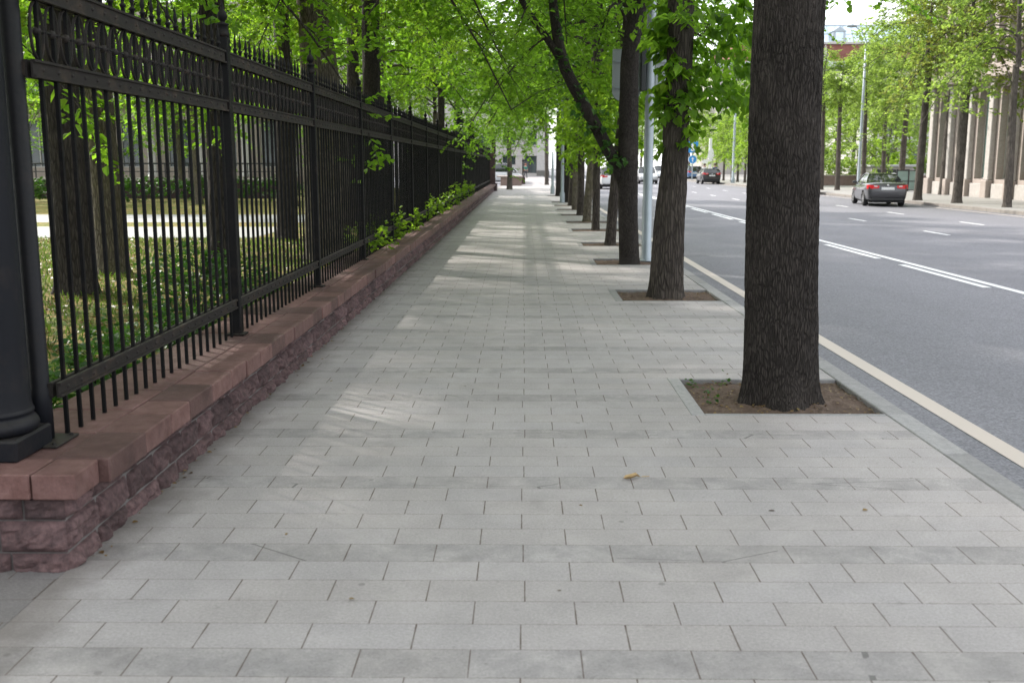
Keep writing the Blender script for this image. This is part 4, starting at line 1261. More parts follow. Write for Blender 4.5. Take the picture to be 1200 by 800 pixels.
# ================================================================== VEHICLES
def car(name, loc, rz, label, paint, L=4.75, W=1.80, H=1.46, style='sedan', group=None, belt=0.95, wheel_r=0.325):
    t = empty(name, loc, rz, label, 'car', group)
    hl = L / 2; hw = W / 2
    if style == 'sedan':
        st = [(-hl, .72, .45, .80), (-hl + .05, .98, .33, .90), (-hl + .22, 1.04, .26, .95), (-hl + .9, 1.03, .20, .985), (-.6, .97, .19, 1.0), (.6, .95, .19, 1.0), (hl - 1.2, .90, .19, .99), (hl - .5, .82, .21, .96), (hl - .1, .70, .26, .88), (hl, .55, .34, .76)]
        cb = (-hl + .74, hl - 1.5); rf = (-hl + 1.6, hl - 2.25)
    elif style == 'suv':
        st = [(-hl, .80, .48, .84), (-hl + .05, 1.05, .36, .93), (-hl + .25, 1.08, .30, .97), (-hl + .9, 1.06, .26, .99), (-.6, 1.03, .25, 1.0), (.6, 1.02, .25, 1.0), (hl - 1.1, 1.00, .25, .99), (hl - .4, .92, .27, .96), (hl - .08, .80, .32, .9), (hl, .62, .40, .8)]
        cb = (-hl + .12, hl - 1.25); rf = (-hl + .42, hl - 2.0)
    else:
        st = [(-hl, .85, .42, .9), (-hl + .04, 1.08, .34, .95), (-hl + .25, 1.1, .3, .98), (-hl + .9, 1.1, .26, 1.0), (-.6, 1.1, .25, 1.0), (.6, 1.08, .25, 1.0), (hl - .95, 1.05, .25, .99), (hl - .35, .92, .27, .96), (hl - .06, .78, .32, .9), (hl, .6, .4, .82)]
        cb = (-hl + .06, hl - .55); rf = (-hl + .22, hl - 1.35)
    V = []; Fq = []; npr = 0
    for (y, zt, zb, k) in st:
        w = hw * k
        half = [(0, zb), (w * .86, zb), (w * .955, zb + .07), (w * .99, zb + (zt - zb) * .42), (w, zb + (zt - zb) * .62), (w * .972, zt - .075), (w * .93, zt - .02), (w * .80, zt + .006), (w * .4, zt + .022), (0, zt + .026)]
        full = half + [(-x, z) for x, z in half[-2:0:-1]]
        npr = len(full); V += [(x, y, z) for x, z in full]
    for i in range(len(st) - 1):
        for k in range(npr):
            k2 = (k + 1) % npr; Fq.append((i * npr + k, i * npr + k2, (i + 1) * npr + k2, (i + 1) * npr + k))
    Fq.append(tuple(range(npr))[::-1]); Fq.append(tuple(range((len(st) - 1) * npr, len(st) * npr)))
    m = MB(); m.add(V, Fq, paint, True); me = m.mesh('body')
    me.materials.append(M['black_trim'])
    tmp = bpy.data.objects.new('tmp_body', me); COL.objects.link(tmp)
    sub = tmp.modifiers.new('s', 'SUBSURF'); sub.levels = 2; sub.render_levels = 2
    ax = (-hl + L * .215, hl - L * .185)
    cut = MB()
    for ay in ax:
        for s in (-1, 1):
            a, b2 = sorted((s * (hw - .26), s * (hw + .2))); n = 28
            ring = [(wheel_r * 1.17 * math.cos(2 * PI * q / n), wheel_r * 1.17 * math.sin(2 * PI * q / n)) for q in range(n)]
            cut.prism([(ay + c, wheel_r + z) for c, z in ring], a, b2, M['black_trim'], 'x')
    co = cut.obj('tmp_cut', M['black_trim'])
    bo = tmp.modifiers.new('b', 'BOOLEAN'); bo.operation = 'DIFFERENCE'; bo.solver = 'EXACT'; bo.object = co; bo.material_mode = 'TRANSFER'
    dg = bpy.context.evaluated_depsgraph_get(); dg.update()
    bme = bpy.data.meshes.new_from_object(tmp.evaluated_get(dg)); bme.name = 'body'
    bpy.data.objects.remove(tmp); bpy.data.objects.remove(co)
    body = inst('body', bme, t)
    # cabin
    zb = (st[4][1] + .0); zr = H - .035; bw = hw * (.88 if style == 'sedan' else .91); rw = hw * (.63 if style == 'sedan' else .72)
    b0, b1 = cb; r0, r1 = rf
    def lerp(a, b, s): return a + (b - a) * s
    NS = 5
    ym = (r0 + r1) / 2
    # glass faces: side with slight curve
    def side(s, y0b, y1b, y0r, y1r, off=0.0, zlo=0.0, zhi=1.0):
        rows = []
        for q in range(NS + 1):
            f = lerp(zlo, zhi, q / NS); bulge = .035 * math.sin(PI * f)
            x = lerp(bw, rw, f) + bulge + off
            rows.append(((s * x, lerp(y0b, y0r, f), lerp(zb, zr, f)), (s * x, lerp(y1b, y1r, f), lerp(zb, zr, f))))
        return rows
    g = MB()
    for s in (-1, 1):
        rows = side(s, b0, b1, r0, r1)
        for q in range(NS): g.quad(rows[q][0], rows[q][1], rows[q + 1][1], rows[q + 1][0])
    gm = g.obj('side_window', M['car_glass'], t)
    def cross(yb, yr, bow, name):
        g = MB(); grid = []
        for q in range(NS + 1):
            f = q / NS; x = lerp(bw, rw, f) + .035 * math.sin(PI * f); row = []
            for c in range(7):
                u = -1 + 2 * c / 6; row.append((u * x, lerp(yb, yr, f) + bow * (1 - u * u), lerp(zb, zr, f) + .0))
            grid.append(row)
        for q in range(NS):
            for c in range(6): g.add([grid[q][c], grid[q][c + 1], grid[q + 1][c + 1], grid[q + 1][c]], [(0, 1, 2, 3)], None, True)
        return g.obj(name, M['car_glass'], t)
    cross(b0, r0, -.09, 'rear_window'); cross(b1, r1, .11, 'windscreen')
    m = MB(); grid = []
    ys = np.linspace(r0 - .06, r1 + .08, 7)
    for i, y in enumerate(ys):
        e = 1 - abs(2 * i / 6 - 1) ** 3; row = []
        for c in range(9):
            u = -1 + 2 * c / 8
            bow = (-.09 if i == 0 else .11 if i == 6 else 0) * (1 - u * u) * .9
            row.append((u * (rw + .02), y + bow, zr - .012 + (.045 * (1 - u ** 4)) * (0.35 + 0.65 * e)))
        grid.append(row)
    for i in range(6):
        for c in range(8): m.add([grid[i][c], grid[i][c + 1], grid[i + 1][c + 1], grid[i + 1][c]], [(0, 1, 2, 3)], None, True)
    m.obj('roof', paint, t)
    m = MB()
    for s in (-1, 1):
        def line(yb, yr, rad, f0=-.06):
            pts = []
            for q in range(NS + 1):
                f = lerp(f0, 1.0, q / NS); x = lerp(bw, rw, f) + .035 * math.sin(PI * max(0, f))
                pts.append((s * x, lerp(yb, yr, f), lerp(zb, zr, f)))
            m.tube(pts, rad, 6, paint)
        line(b1, r1, .035)
        rows = side(s, b0 - .02, b0 + (.34 if style == 'sedan' else .22), r0 - .03, r0 + (.14 if style == 'sedan' else .18), .006)
        for q in range(NS): m.quad(rows[q][0], rows[q][1], rows[q + 1][1], rows[q + 1][0], paint)
        rows = side(s, ym - .12, ym - .03, ym - .1, ym - .03, .004)
        for q in range(NS): m.quad(rows[q][0], rows[q][1], rows[q + 1][1], rows[q + 1][0], M['black_trim'])
        m.tube([(s * (rw + .012), r0 - .02, zr), (s * (rw + .022), ym, zr + .008), (s * (rw + .012), r1 + .03, zr)], .022, 6, M['rim'] if style == 'sedan' else paint)
        m.tube([(s * (bw + .012), b0 + .2, zb + .012), (s * (bw + .02), 0, zb + .006), (s * (bw + .012), b1 - .2, zb + .0)], .013, 5, M['rim'])
    m.obj('pillars', paint, t)
    # wheels
    for ay in ax:
        for s in (-1, 1):
            m = MB(); r = wheel_r
            prof = [(r * .62, -.10), (r * .9, -.105), (r * .985, -.08), (r, -.03), (r, .03), (r * .985, .08), (r * .9, .105), (r * .62, .10)]
            m.lathe(prof, (0, 0, 0), 28, M['tyre']); wm = m.mesh('wheel')
            w = inst('wheel', wm, t, (s * (hw - .125), ay, r), (0, PI / 2 * s, 0))
            m = MB(); m.lathe([(0, .085), (r * .12, .09), (r * .14, .075), (r * .5, .07)], (0, 0, 0), 20, M['rim']); m.lathe([(r * .56, .08), (r * .64, .1), (r * .64, -.09), (r * .56, .06)], (0, 0, 0), 28, M['rim'])
            m.lathe([(0, .03), (r * .6, .03)], (0, 0, 0), 20, M['black_trim'])
            for q in range(7):
                a = 2 * PI * q / 7; c, sn = math.cos(a), math.sin(a); wd = .028
                m.add([(c * r * .12 - sn * wd, sn * r * .12 + c * wd, .088), (c * r * .12 + sn * wd, sn * r * .12 - c * wd, .088), (c * r * .6 + sn * wd, sn * r * .6 - c * wd, .094), (c * r * .6 - sn * wd, sn * r * .6 + c * wd, .094)], [(0, 1, 2, 3)], M['rim'])
            m.obj('rim', None, w)
    # lamps, plates, bumpers
    yr_ = -hl
    zl = .86 if style == 'sedan' else .95
    for s in (-1, 1):
        m = MB(); n = 8; V = []
        for q in range(n + 1):
            f = q / n; x = s * lerp(hw * .42, hw * .955, f); y = yr_ + .005 + .21 * max(0, (f - .45) / .55) ** 2.2
            hh = lerp(.05, .088, f); V += [(x, y - .022, zl - hh), (x, y - .022, zl + hh + .012), (x, y + .12, zl + hh + .012), (x, y + .12, zl - hh)]
        for q in range(n):
            for k in range(4): m.add([V[q * 4 + k], V[q * 4 + (k + 1) % 4], V[q * 4 + 4 + (k + 1) % 4], V[q * 4 + 4 + k]], [(0, 1, 2, 3)], M['tail'], True)
        m.add(V[:4], [(0, 1, 2, 3)], M['tail']); m.add(V[-4:], [(0, 1, 2, 3)], M['tail'])
        tl = m.obj('tail_lamp', None, t)
        m = MB(); m.cbox(min(s * hw * .50, s * hw * .66), max(s * hw * .50, s * hw * .66), yr_ - .026, yr_ + .02, zl + .01, zl + .055, .006); m.obj('reverse_lamp', M['tail_clear'], tl)
        m = MB(); m.cbox(min(s * hw * .55, s * hw * .9), max(s * hw * .55, s * hw * .9), hl - .22, hl - .06, .62, .74, .02); m.obj('headlight', M['tail_clear'], t)
        m = MB(); m.cbox(min(s * hw * .97, s * (hw + .17)), max(s * hw * .97, s * (hw + .17)), b1 - .42, b1 - .30, zb + .01, zb + .14, .03); m.obj('mirror', paint, t)
        m = MB(); m.tube([(s * (hw - .008), -.28, .78), (s * (hw + .012), -.2, .785), (s * (hw - .005), -.12, .785)], .014, 6); m.tube([(s * (hw - .008), .72, .77), (s * (hw + .012), .8, .775), (s * (hw - .005), .88, .775)], .014, 6); m.obj('door_handle', M['rim'], t)
    m = MB(); m.cbox(-.27, .27, yr_ - .02, yr_ + .05, .735, .85, .008); m.obj('number_plate', M['plate'], t)
    m = MB(); m.lathe([(0, .02), (.045, .018), (.05, 0)], (0, 0, 0), 16); e = m.obj('emblem', M['rim'], t, (0, yr_ - .002, .935), (PI / 2, 0, 0))
    m = MB(); m.cbox(-hw * .78, hw * .78, yr_ + .03, yr_ + .2, .26, .40, .03); m.obj('rear_bumper', M['black_trim'], t)
    m = MB(); m.cbox(-hw * .75, hw * .75, hl - .25, hl - .03, .28, .42, .03); m.obj('front_bumper', M['black_trim'], t)
    m = MB(); m.cbox(-hw * .5, hw * .5, hl - .12, hl - .015, .48, .6, .02); m.obj('grille', M['black_trim'], t)
    m = MB(); m.box(-hw * .8, hw * .8, -hl + .4, hl - .4, .17, .24); m.obj('underbody', M['black_trim'], t)
    return t


PAINT_DARK = car_paint('graphite_paint', (0.030, 0.030, 0.034), 0.4, 0.28)
PAINT_WHITE = car_paint('white_car_paint', (0.62, 0.63, 0.64), 0.0, 0.3)
PAINT_RED = car_paint('red_car_paint', (0.30, 0.02, 0.02), 0.2, 0.3)
PAINT_SILVER = car_paint('silver_car_paint', (0.45, 0.46, 0.47), 0.5, 0.3)
PAINT_BLACK = car_paint('black_car_paint', (0.014, 0.014, 0.016), 0.2, 0.3)
PAINT_BLUE = car_paint('blue_car_paint', (0.08, 0.16, 0.32), 0.3, 0.3)
RZ = ROAD_Z + 0.002
p = P(1042, 238, 47.7)
car('parked_sedan', (16.35, 47.6, RZ), R(-9), 'dark grey sedan parked at the far kerb with red tail lamps and white plate', PAINT_DARK)
car('white_suv', (P(715, 210, 78).x, 78.0, RZ), 0, 'white hatchback car driving away just right of the row of thin street trees', PAINT_WHITE, 4.4, 1.82, 1.62, 'suv')
car('white_van', (P(718, 205, 104).x, 104.0, RZ), 0, 'white high car farther ahead of the white hatchback, only its roof showing', PAINT_WHITE, 4.9, 1.95, 1.95, 'van')
car('silver_car', (P(757, 205, 98).x, 98.0, RZ), PI, 'silver car coming toward the camera beside the grey sign pole', PAINT_SILVER, 4.5, 1.85, 1.6, 'suv')
car('white_suv', (P(774, 205, 125).x, 125.0, RZ), PI - 0.15, 'white car coming down the road between sign pole and leaning trunk', PAINT_WHITE, 4.5, 1.85, 1.65, 'suv')
car('black_car', (P(830, 205, 97).x, 97.0, RZ), 0, 'small black car standing by the far kerb near the pedestrians', PAINT_BLACK, 4.1, 1.75, 1.45, 'suv')
car('blue_car', (P(811, 205, 121).x, 121.0, RZ), 0, 'blue and white car half hidden behind the post of the blue signs', PAINT_BLUE, 4.4, 1.8, 1.6, 'suv')
car('red_car', (17.2, 65.5, RZ), 0, 'red car almost hidden behind the thick near trunk at the far kerb', PAINT_RED, 4.4, 1.8, 1.45, 'sedan')
p = P(588, 205, 97)
car('white_minivan', (p.x - 0.2, 97, ROAD_Z + 0.022), -PI / 2, 'white minivan seen from the side at the far end beyond the fence', PAINT_WHITE, 4.5, 1.85, 1.9, 'van')


# ================================================================== BUILDINGS
def facade(mb, ox, oy, ux, uy, width, z0, z1, openings, depth, mat, back=True):
    """wall sheet with real rectangular openings and reveals. u runs along (ux,uy); outward normal is (uy,-ux)"""
    nx, ny = uy, -ux
    us = sorted({0.0, width, *[v for o in openings for v in (o[0], o[1])]})
    zs = sorted({z0, z1, *[v for o in openings for v in (o[2], o[3])]})
    def pt(u, z, d=0.0): return (ox + ux * u - nx * d, oy + uy * u - ny * d, z)
    for i in range(len(us) - 1):
        for j in range(len(zs) - 1):
            uc, zc = (us[i] + us[i + 1]) / 2, (zs[j] + zs[j + 1]) / 2
            if any(o[0] < uc < o[1] and o[2] < zc < o[3] for o in openings): continue
            mb.quad(pt(us[i], zs[j]), pt(us[i + 1], zs[j]), pt(us[i + 1], zs[j + 1]), pt(us[i], zs[j + 1]), mat)
    for a, b, c, d in openings:
        mb.quad(pt(a, c), pt(a, c, depth), pt(a, d, depth), pt(a, d), mat); mb.quad(pt(b, c), pt(b, d), pt(b, d, depth), pt(b, c, depth), mat)
        mb.quad(pt(a, c), pt(b, c), pt(b, c, depth), pt(a, c, depth), mat); mb.quad(pt(a, d), pt(a, d, depth), pt(b, d, depth), pt(b, d), mat)
    return pt


def add_windows(parent, pt, openings, depth, glass, frame_mat, nv=1, nh=1):
    for a, b, c, d in openings:
        f = MB(); w = 0.07; dd = depth - 0.10
        def bar(u0, u1, z0, z1):
            P0 = [pt(u0, z0, dd), pt(u1, z0, dd), pt(u1, z1, dd), pt(u0, z1, dd)]; P1 = [pt(u0, z0, dd + .06), pt(u1, z0, dd + .06), pt(u1, z1, dd + .06), pt(u0, z1, dd + .06)]
            f.add(P0 + P1, [(0, 1, 2, 3), (7, 6, 5, 4), (0, 4, 5, 1), (1, 5, 6, 2), (2, 6, 7, 3), (3, 7, 4, 0)])
        bar(a, b, c, c + w); bar(a, b, d - w, d); bar(a, a + w, c + w, d - w); bar(b - w, b, c + w, d - w)
        for k in range(1, nv + 1):
            u = a + (b - a) * k / (nv + 1); bar(u - w / 2, u + w / 2, c + w, d - w)
        fo = f.obj('window', frame_mat, parent)
        g = MB(); g.quad(pt(a, c, depth - 0.03), pt(b, c, depth - 0.03), pt(b, d, depth - 0.03), pt(a, d, depth - 0.03)); g.obj('pane', glass, fo)


# pink pilastered building on the right
BX, BY0, BY1 = 24.2, 38.0, 62.0
pb = empty('pink_building', (0, 0, 0), 0, 'pale pink stone building with tall pilasters and green-tinted windows along the far pavement', 'building')
ops = []; PS = 2.55; wl = BY1 - BY0; npil = int(wl / PS)
for k in range(npil):
    c = PS * (k + 0.5) + 0.35
    ops.append((c - 0.7, c + 0.7, 0.95, 5.6)); ops.append((c - 0.52, c + 0.52, 6.9, 9.8)); ops.append((c - 0.52, c + 0.52, 11.0, 13.6))
m = MB(); pt = facade(m, BX, BY1, 0, -1, wl, -0.1, 16, [(wl - b, wl - a, c, d) for a, b, c, d in ops][::-1], 0.45, M['pink_stone'])
ops_ = [(wl - b, wl - a, c, d) for a, b, c, d in ops]
m.quad((BX, BY1, -0.1), (BX + 18, BY1, -0.1), (BX + 18, BY1, 16), (BX, BY1, 16), M['pink_stone']); m.quad((BX, BY0, -0.1), (BX + 18, BY0, -0.1), (BX + 18, BY0, 16), (BX, BY0, 16), M['pink_stone'])
m.quad((BX, BY0, 16), (BX, BY1, 16), (BX + 18, BY1, 16), (BX + 18, BY0, 16), M['grey_trim'])
m.obj('wall', None, pb, fix=False)
add_windows(pb, pt, ops_, 0.45, M['green_glass'], M['pale_stone'], 1)
for k in range(npil + 1):
    c = BY0 + PS * k + 0.35
    m = MB(); m.cbox(BX - 0.27, BX - 0.003, c - 0.25, c + 0.25, 0.9, 5.85, 0.03, M['pale_stone']); m.cbox(BX - 0.36, BX - 0.004, c - 0.32, c + 0.32, 5.85, 6.05, 0.03, M['pale_stone'])
    m.cbox(BX - 0.30, BX - 0.003, c - 0.28, c + 0.28, 6.72, 13.9, 0.03, M['pink_stone'])
    pl = m.obj('pilaster', None, pb)
    m = MB(); m.cbox(BX - 0.38, BX - 0.004, c - 0.34, c + 0.34, -0.05, 0.9, 0.03); m.obj('pedestal', M['rose_base'] if k in (1, 2) else M['pink_stone'], pl)
m = MB(); m.cbox(BX - 0.6, BX - 0.005, BY0, BY1, 6.05, 6.45, 0.04); m.cbox(BX - 0.45, BX - 0.005, BY0, BY1, 6.45, 6.72, 0.04); m.cbox(BX - 0.7, BX - 0.005, BY0, BY1, 14.1, 14.6, 0.05); m.obj('cornice', M['pink_stone'], pb)
for k in range(npil):
    c = BY0 + PS * (k + 0.5) + 0.35
    m = MB(); m.cbox(BX - 0.16, BX - 0.005, c - 0.84, c + 0.84, -0.05, 0.72, 0.02); m.obj('base_panel', M['pale_stone'], pb)

# pale building closing the pavement
EY = 148.0
eb = empty('pale_building', (0, 0, 0), 0, 'pale cream stone building with dark doorway and windows closing the far end of the pavement', 'building')
ex0, ex1 = -30.0, P(643, 180, EY).x
wl = ex1 - ex0
def ew(px0, px1, py0, py1):
    return (P(px0, 190, EY).x - ex0, P(px1, 190, EY).x - ex0, P(620, py1, EY).z, P(620, py0, EY).z)
ops = [ew(614, 628.8, 183, 203), ew(618, 628.8, 153.5, 170), ew(589, 604, 183, 193), ew(589, 604, 153.5, 170), ew(562, 577, 183, 193), ew(562, 577, 153.5, 170), ew(618, 628.8, 125, 141), ew(589, 604, 125, 141), ew(535, 550, 183, 193), ew(535, 550, 153.5, 170)]
m = MB(); pt = facade(m, ex0, EY, 1, 0, wl, -0.2, 17, ops, 0.4, M['pale_stone'])
m.quad((ex1, EY, -0.2), (ex1, EY + 20, -0.2), (ex1, EY + 20, 17), (ex1, EY, 17), M['pale_stone']); m.quad((ex0, EY, 17), (ex1, EY, 17), (ex1, EY + 20, 17), (ex0, EY + 20, 17), M['grey_trim'])
m.obj('wall', None, eb, fix=False)
add_windows(eb, pt, ops[1:], 0.4, M['glass'], M['dark_metal'], 1)
d = MB(); a, b, c, dd = ops[0]
d.quad(pt(a, c, .34), pt(b, c, .34), pt(b, dd, .34), pt(a, dd, .34)); do = d.obj('door', M['glass'], eb)
m = MB()
for u in (a, a + (b - a) * .35, a + (b - a) * .5, b - .08): m.box(ex0 + u, ex0 + u + .1, EY + .2, EY + .3, c, dd)
m.box(ex0 + a, ex0 + b, EY + .205, EY + .295, c + (dd - c) * .72, c + (dd - c) * .78); m.obj('door_frame', M['dark_metal'], do)
m = MB(); m.cbox(ex1 - 1.7, ex1 + .12, EY - .12, EY - .003, -0.1, 0.75, .02); m.obj('plinth', M['earth'], eb)
m = MB()
for py in (170.5, 182.0, 145): z = P(620, py, EY).z; m.cbox(ex0, ex1 + .06, EY - .08, EY - .003, z - .08, z + .05, .01)
m.cbox(ex1 - 1.68, ex1 + .05, EY - .06, EY - .004, .8, 16.9, .01)
m.obj('string_course', M['white_wall'], eb)

# park building behind the bars
kb = empty('park_building', (0, 0, 0), 0, 'pale pink columned building behind the park trees seen through the fence bars', 'building')
kx0, kx1, KY = -62.0, -12.5, 68.0; wl = kx1 - kx0
ops = []; u = 1.2
while u < wl - 2.2:
    ops.append((u, u + 1.5, 1.5, 4.6)); ops.append((u, u + 1.5, 6.0, 8.6)); u += 3.1
m = MB(); pt = facade(m, kx0, KY, 1, 0, wl, -0.1, 12, ops, 0.35, M['pink_stone'])
m.quad((kx1, KY, -0.1), (kx1, KY + 14, -0.1), (kx1, KY + 14, 12), (kx1, KY, 12), M['pink_stone']); m.quad((kx0, KY, 12), (kx1, KY, 12), (kx1, KY + 14, 12), (kx0, KY + 14, 12), M['grey_trim'])
m.obj('wall', None, kb, fix=False)
add_windows(kb, pt, ops, 0.35, M['glass'], M['white_wall'], 1)
u = 0.6
while u < wl:
    m = MB(); x = kx0 + u - 0.25
    m.lathe([(0.34, 0.9), (0.34, 1.1), (0.27, 1.2), (0.23, 5.4), (0.33, 5.5), (0.33, 5.7)], (x, KY - 0.5, 0), 14, M['white_wall']); m.cbox(x - .38, x + .38, KY - .88, KY - .12, -0.05, 0.9, .02, M['rose_base']); m.obj('column', None, kb)
    u += 3.1
m = MB(); m.cbox(kx0, kx1, KY - .9, KY - .003, 5.7, 6.0, .03); m.obj('cornice', M['white_wall'], kb)
tw = empty('terrace_wall', (-38, 52, 0), 0, 'low dark red terrace wall with pale coping across the park beyond the path', 'wall')
m = MB(); m.cbox(-26, 26, -0.3, 0.3, -0.1, 0.9, .02); m.obj('wall', M['rock'], tw)
m = MB(); m.cbox(-26.05, 26.05, -0.36, 0.36, 0.9, 1.02, .02); m.obj('coping', M['pale_stone'], tw)
m = MB(); x = -25.8
while x < 26:
    m.tube([(x, 0, 1.02), (x, 0, 1.75)], .03, 6); x += .6
m.tube([(-26, 0, 1.75), (26, 0, 1.75)], .045, 6); m.tube([(-26, 0, 1.35), (26, 0, 1.35)], .025, 6); m.obj('railing', M['dark_metal'], tw)


def hedge(name, loc, lx, ly, h, n, size, mat, label, group=None):
    A = np.stack([rng.uniform(-lx, lx, n), rng.uniform(-ly, ly, n), h * np.sqrt(rng.uniform(0.02, 1.0, n)) + 0.12 * np.sin(rng.uniform(-lx, lx, n))], 1)
    o = inst(name, leaf_mesh(name, mat, [twig_leaves(A, A + rv(n) * 0.25 + np.array([0, 0, .1]), 6, size, 0.1)]), None, loc)
    return tag(o, label, 'hedge', group)


hedge('hedge', (-26, 47, 0), 19, 0.7, 0.9, 1600, 0.16, M['leaf_shrub'], 'clipped green hedge across the park in front of the red terrace wall')
hedge('hedge', (32, 88, 0), 6.5, 1.4, 2.0, 1500, 0.2, M['leaf_far'], 'pale green hedge on the far side behind the sedan and the tall lamp')
lw = empty('low_wall', (26.4, 84, 0), 0, 'low pinkish stone wall in front of the pale green hedge across the road', 'wall')
m = MB(); m.cbox(-2.4, 8, -0.25, 0.25, 0, 0.75, .02); m.obj('wall', M['rose_base'], lw); m = MB(); m.cbox(-2.45, 8.05, -0.3, 0.3, .75, .84, .02); m.obj('coping', M['pink_stone'], lw)
# glazed screen behind the sedan
gp = P(1062, 222, 66)
gs = empty('glass_screen', (gp.x, 66, 0), 0, 'dark green glazed metal screen standing behind the sedan beside the facade', 'screen')
for k in range(2):
    m = MB(); x0 = -0.65 + 0.75 * k
    m.box(x0 + .05, x0 + .70, -.012, .012, .12, 1.28); m.obj('glass_panel', M['green_glass'], gs)
m = MB()
for x in (-0.66, 0.09, 0.84): m.cbox(x - .035, x + .035, -.04, .04, 0, 1.4, .006)
m.box(-.625, .8, -.03, .03, 1.29, 1.35); m.box(-.625, .8, -.03, .03, .05, .11); m.box(-.625, .8, -.031, .031, .62, .67); m.obj('frame', M['dark_metal'], gs)
kp = P(1040, 208, 82)
kk = empty('kiosk', (kp.x, 82, 0), 0, 'low white flat-roofed kiosk showing just above the sedan roof', 'kiosk')
m = MB(); m.cbox(-1.6, 1.6, -1, 1, 0, 1.5, .03); m.obj('body', M['white_wall'], kk); m = MB(); m.cbox(-1.8, 1.8, -1.2, 1.2, 1.5, 1.68, .03); m.obj('roof', M['grey_trim'], kk)
m = MB(); m.box(-1.3, 1.3, -1.02, -1.002, .7, 1.3); m.obj('window', M['glass'], kk)

# big building with red attic and glass mansard across the road
GY = 170.0
gb = empty('red_attic_building', (0, 0, 0), 0, 'distant building with red brick attic, grey cornice and pale glass mansard roof', 'building')
gx0, gx1 = 31.5, 78.0; wl = gx1 - gx0
ops = []; u = 1.5
while u < wl - 3:
    for z in (3.0, 7.6, 12.2): ops.append((u, u + 1.7, z, z + 2.9))
    u += 3.6
m = MB(); pt = facade(m, gx0, GY, 1, 0, wl, -0.1, 17.6, ops, 0.4, M['pale_stone'])
m.quad((gx0, GY, -0.1), (gx0, GY + 25, -0.1), (gx0, GY + 25, 17.6), (gx0, GY, 17.6), M['pale_stone']); m.quad((gx0, GY, 17.6), (gx1, GY, 17.6), (gx1, GY + 25, 17.6), (gx0, GY + 25, 17.6), M['grey_trim'])
m.obj('wall', None, gb, fix=False)
add_windows(gb, pt, ops, 0.4, M['glass'], M['white_wall'], 1)
m = MB(); m.cbox(gx0 - .5, gx1 + .5, GY - .9, GY - .003, 17.0, 17.6, .05); m.cbox(gx0 - .3, gx1 + .3, GY - .5, GY + 24, 17.61, 18.0, .05); m.obj('cornice', M['grey_trim'], gb)
m = MB(); xa0 = P(962, 60, GY).x - 14
m.box(xa0, gx1, GY + .3, GY + 20, 18.01, 20.7); m.obj('brick_attic', M['brick_red'], gb)
m = MB(); m.prism([(P(962, 60, GY).x, 18.0), (P(967.5, 52, GY).x, 20.6), (P(972.5, 66, GY).x, 18.0)], GY - .2, GY + 4); m.obj('gable', M['white_wall'], gb)
m = MB(); m.cbox(xa0 - .3, gx1 + .3, GY, GY + 20.3, 20.71, 21.1, .04); m.obj('parapet', M['white_wall'], gb)
m = MB()
x = xa0; ms = []
m.add([(xa0, GY + .8, 21.1), (gx1, GY + .8, 21.1), (gx1, GY + 3.2, 24.0), (xa0, GY + 3.2, 24.0), (xa0, GY + 18, 24.0), (gx1, GY + 18, 24.0)], [(0, 1, 2, 3), (3, 2, 5, 4)])
mo = m.obj('glass_mansard', M['blue_glass'], gb)
m = MB()
while x < gx1:
    m.tube([(x, GY + .75, 21.1), (x, GY + 3.15, 24.05)], .06, 5); x += 1.3
m.tube([(xa0, GY + 3.1, 24.06), (gx1, GY + 3.1, 24.06)], .09, 6); m.tube([(xa0, GY + 1.9, 22.5), (gx1, GY + 1.9, 22.5)], .05, 6); m.obj('glazing_bars', M['grey_trim'], mo)
dx = P(984, 45, GY).x
m = MB(); m.cbox(dx - 1.0, dx + 1.0, GY + .2, GY + 3, 21.1, 22.7, .03); m.prism([(dx - 1.15, 22.7), (dx + 1.15, 22.7), (dx, 23.5)], GY + .1, GY + 3); dm = m.obj('dormer', M['galv'], gb)
m = MB(); m.box(dx - .6, dx + .6, GY + .17, GY + .198, 21.3, 22.6); m.obj('dormer_window', M['blue_glass'], dm)
fx = P(972.5, 30, GY).x
fl = empty('flag', (fx, GY + 3, 24.0), 0, 'small green, white and dark flag on a mast above the glass mansard roof', 'flag')
m = MB(); m.tube([(0, 0, 0), (0, 0, 4.2)], .05, 6); m.obj('mast', M['galv'], fl)
m = MB()
for k, (mat) in enumerate((M['flag_dark'], M['flag_white'], M['flag_green'])):
    for q in range(3):
        u0 = (k * 3 + q) / 9; u1 = (k * 3 + q + 1) / 9
        f = lambda u: (-u * 1.05, .18 * math.sin(u * 9), -0.6 * u)
        a, b = f(u0), f(u1)
        m.add([(a[0], a[1], 4.1 + a[2]), (b[0], b[1], 4.1 + b[2]), (b[0], b[1], 3.15 + b[2]), (a[0], a[1], 3.15 + a[2])], [(0, 1, 2, 3)], mat, True)
m.obj('cloth', None, fl)
# pinkish-white building between trees, nearer on the right
wb = empty('white_building', (0, 0, 0), 0, 'pinkish white building glimpsed between the trees right of the tall street lamp', 'building')
ops = []; u = 1.5
while u < 26:
    for z in (1.2, 5.2, 9.2): ops.append((u, u + 1.5, z, z + 2.4))
    u += 3.4
m = MB(); pt = facade(m, 43.0, 128, 1, 0, 30, -0.1, 14, ops, 0.35, M['white_wall'])
m.quad((43, 128, -0.1), (43, 148, -0.1), (43, 148, 14), (43, 128, 14), M['white_wall']); m.quad((43, 128, 14), (73, 128, 14), (73, 148, 14), (43, 148, 14), M['grey_trim'])
m.obj('wall', None, wb, fix=False); add_windows(wb, pt, ops, 0.35, M['glass'], M['pale_stone'], 1)
m = MB(); m.cbox(42.6, 73.4, 127.4, 127.997, 13.6, 14.1, .04); m.cbox(42.8, 73.2, 127.7, 127.996, 4.4, 4.7, .03); m.obj('cornice', M['grey_trim'], wb)
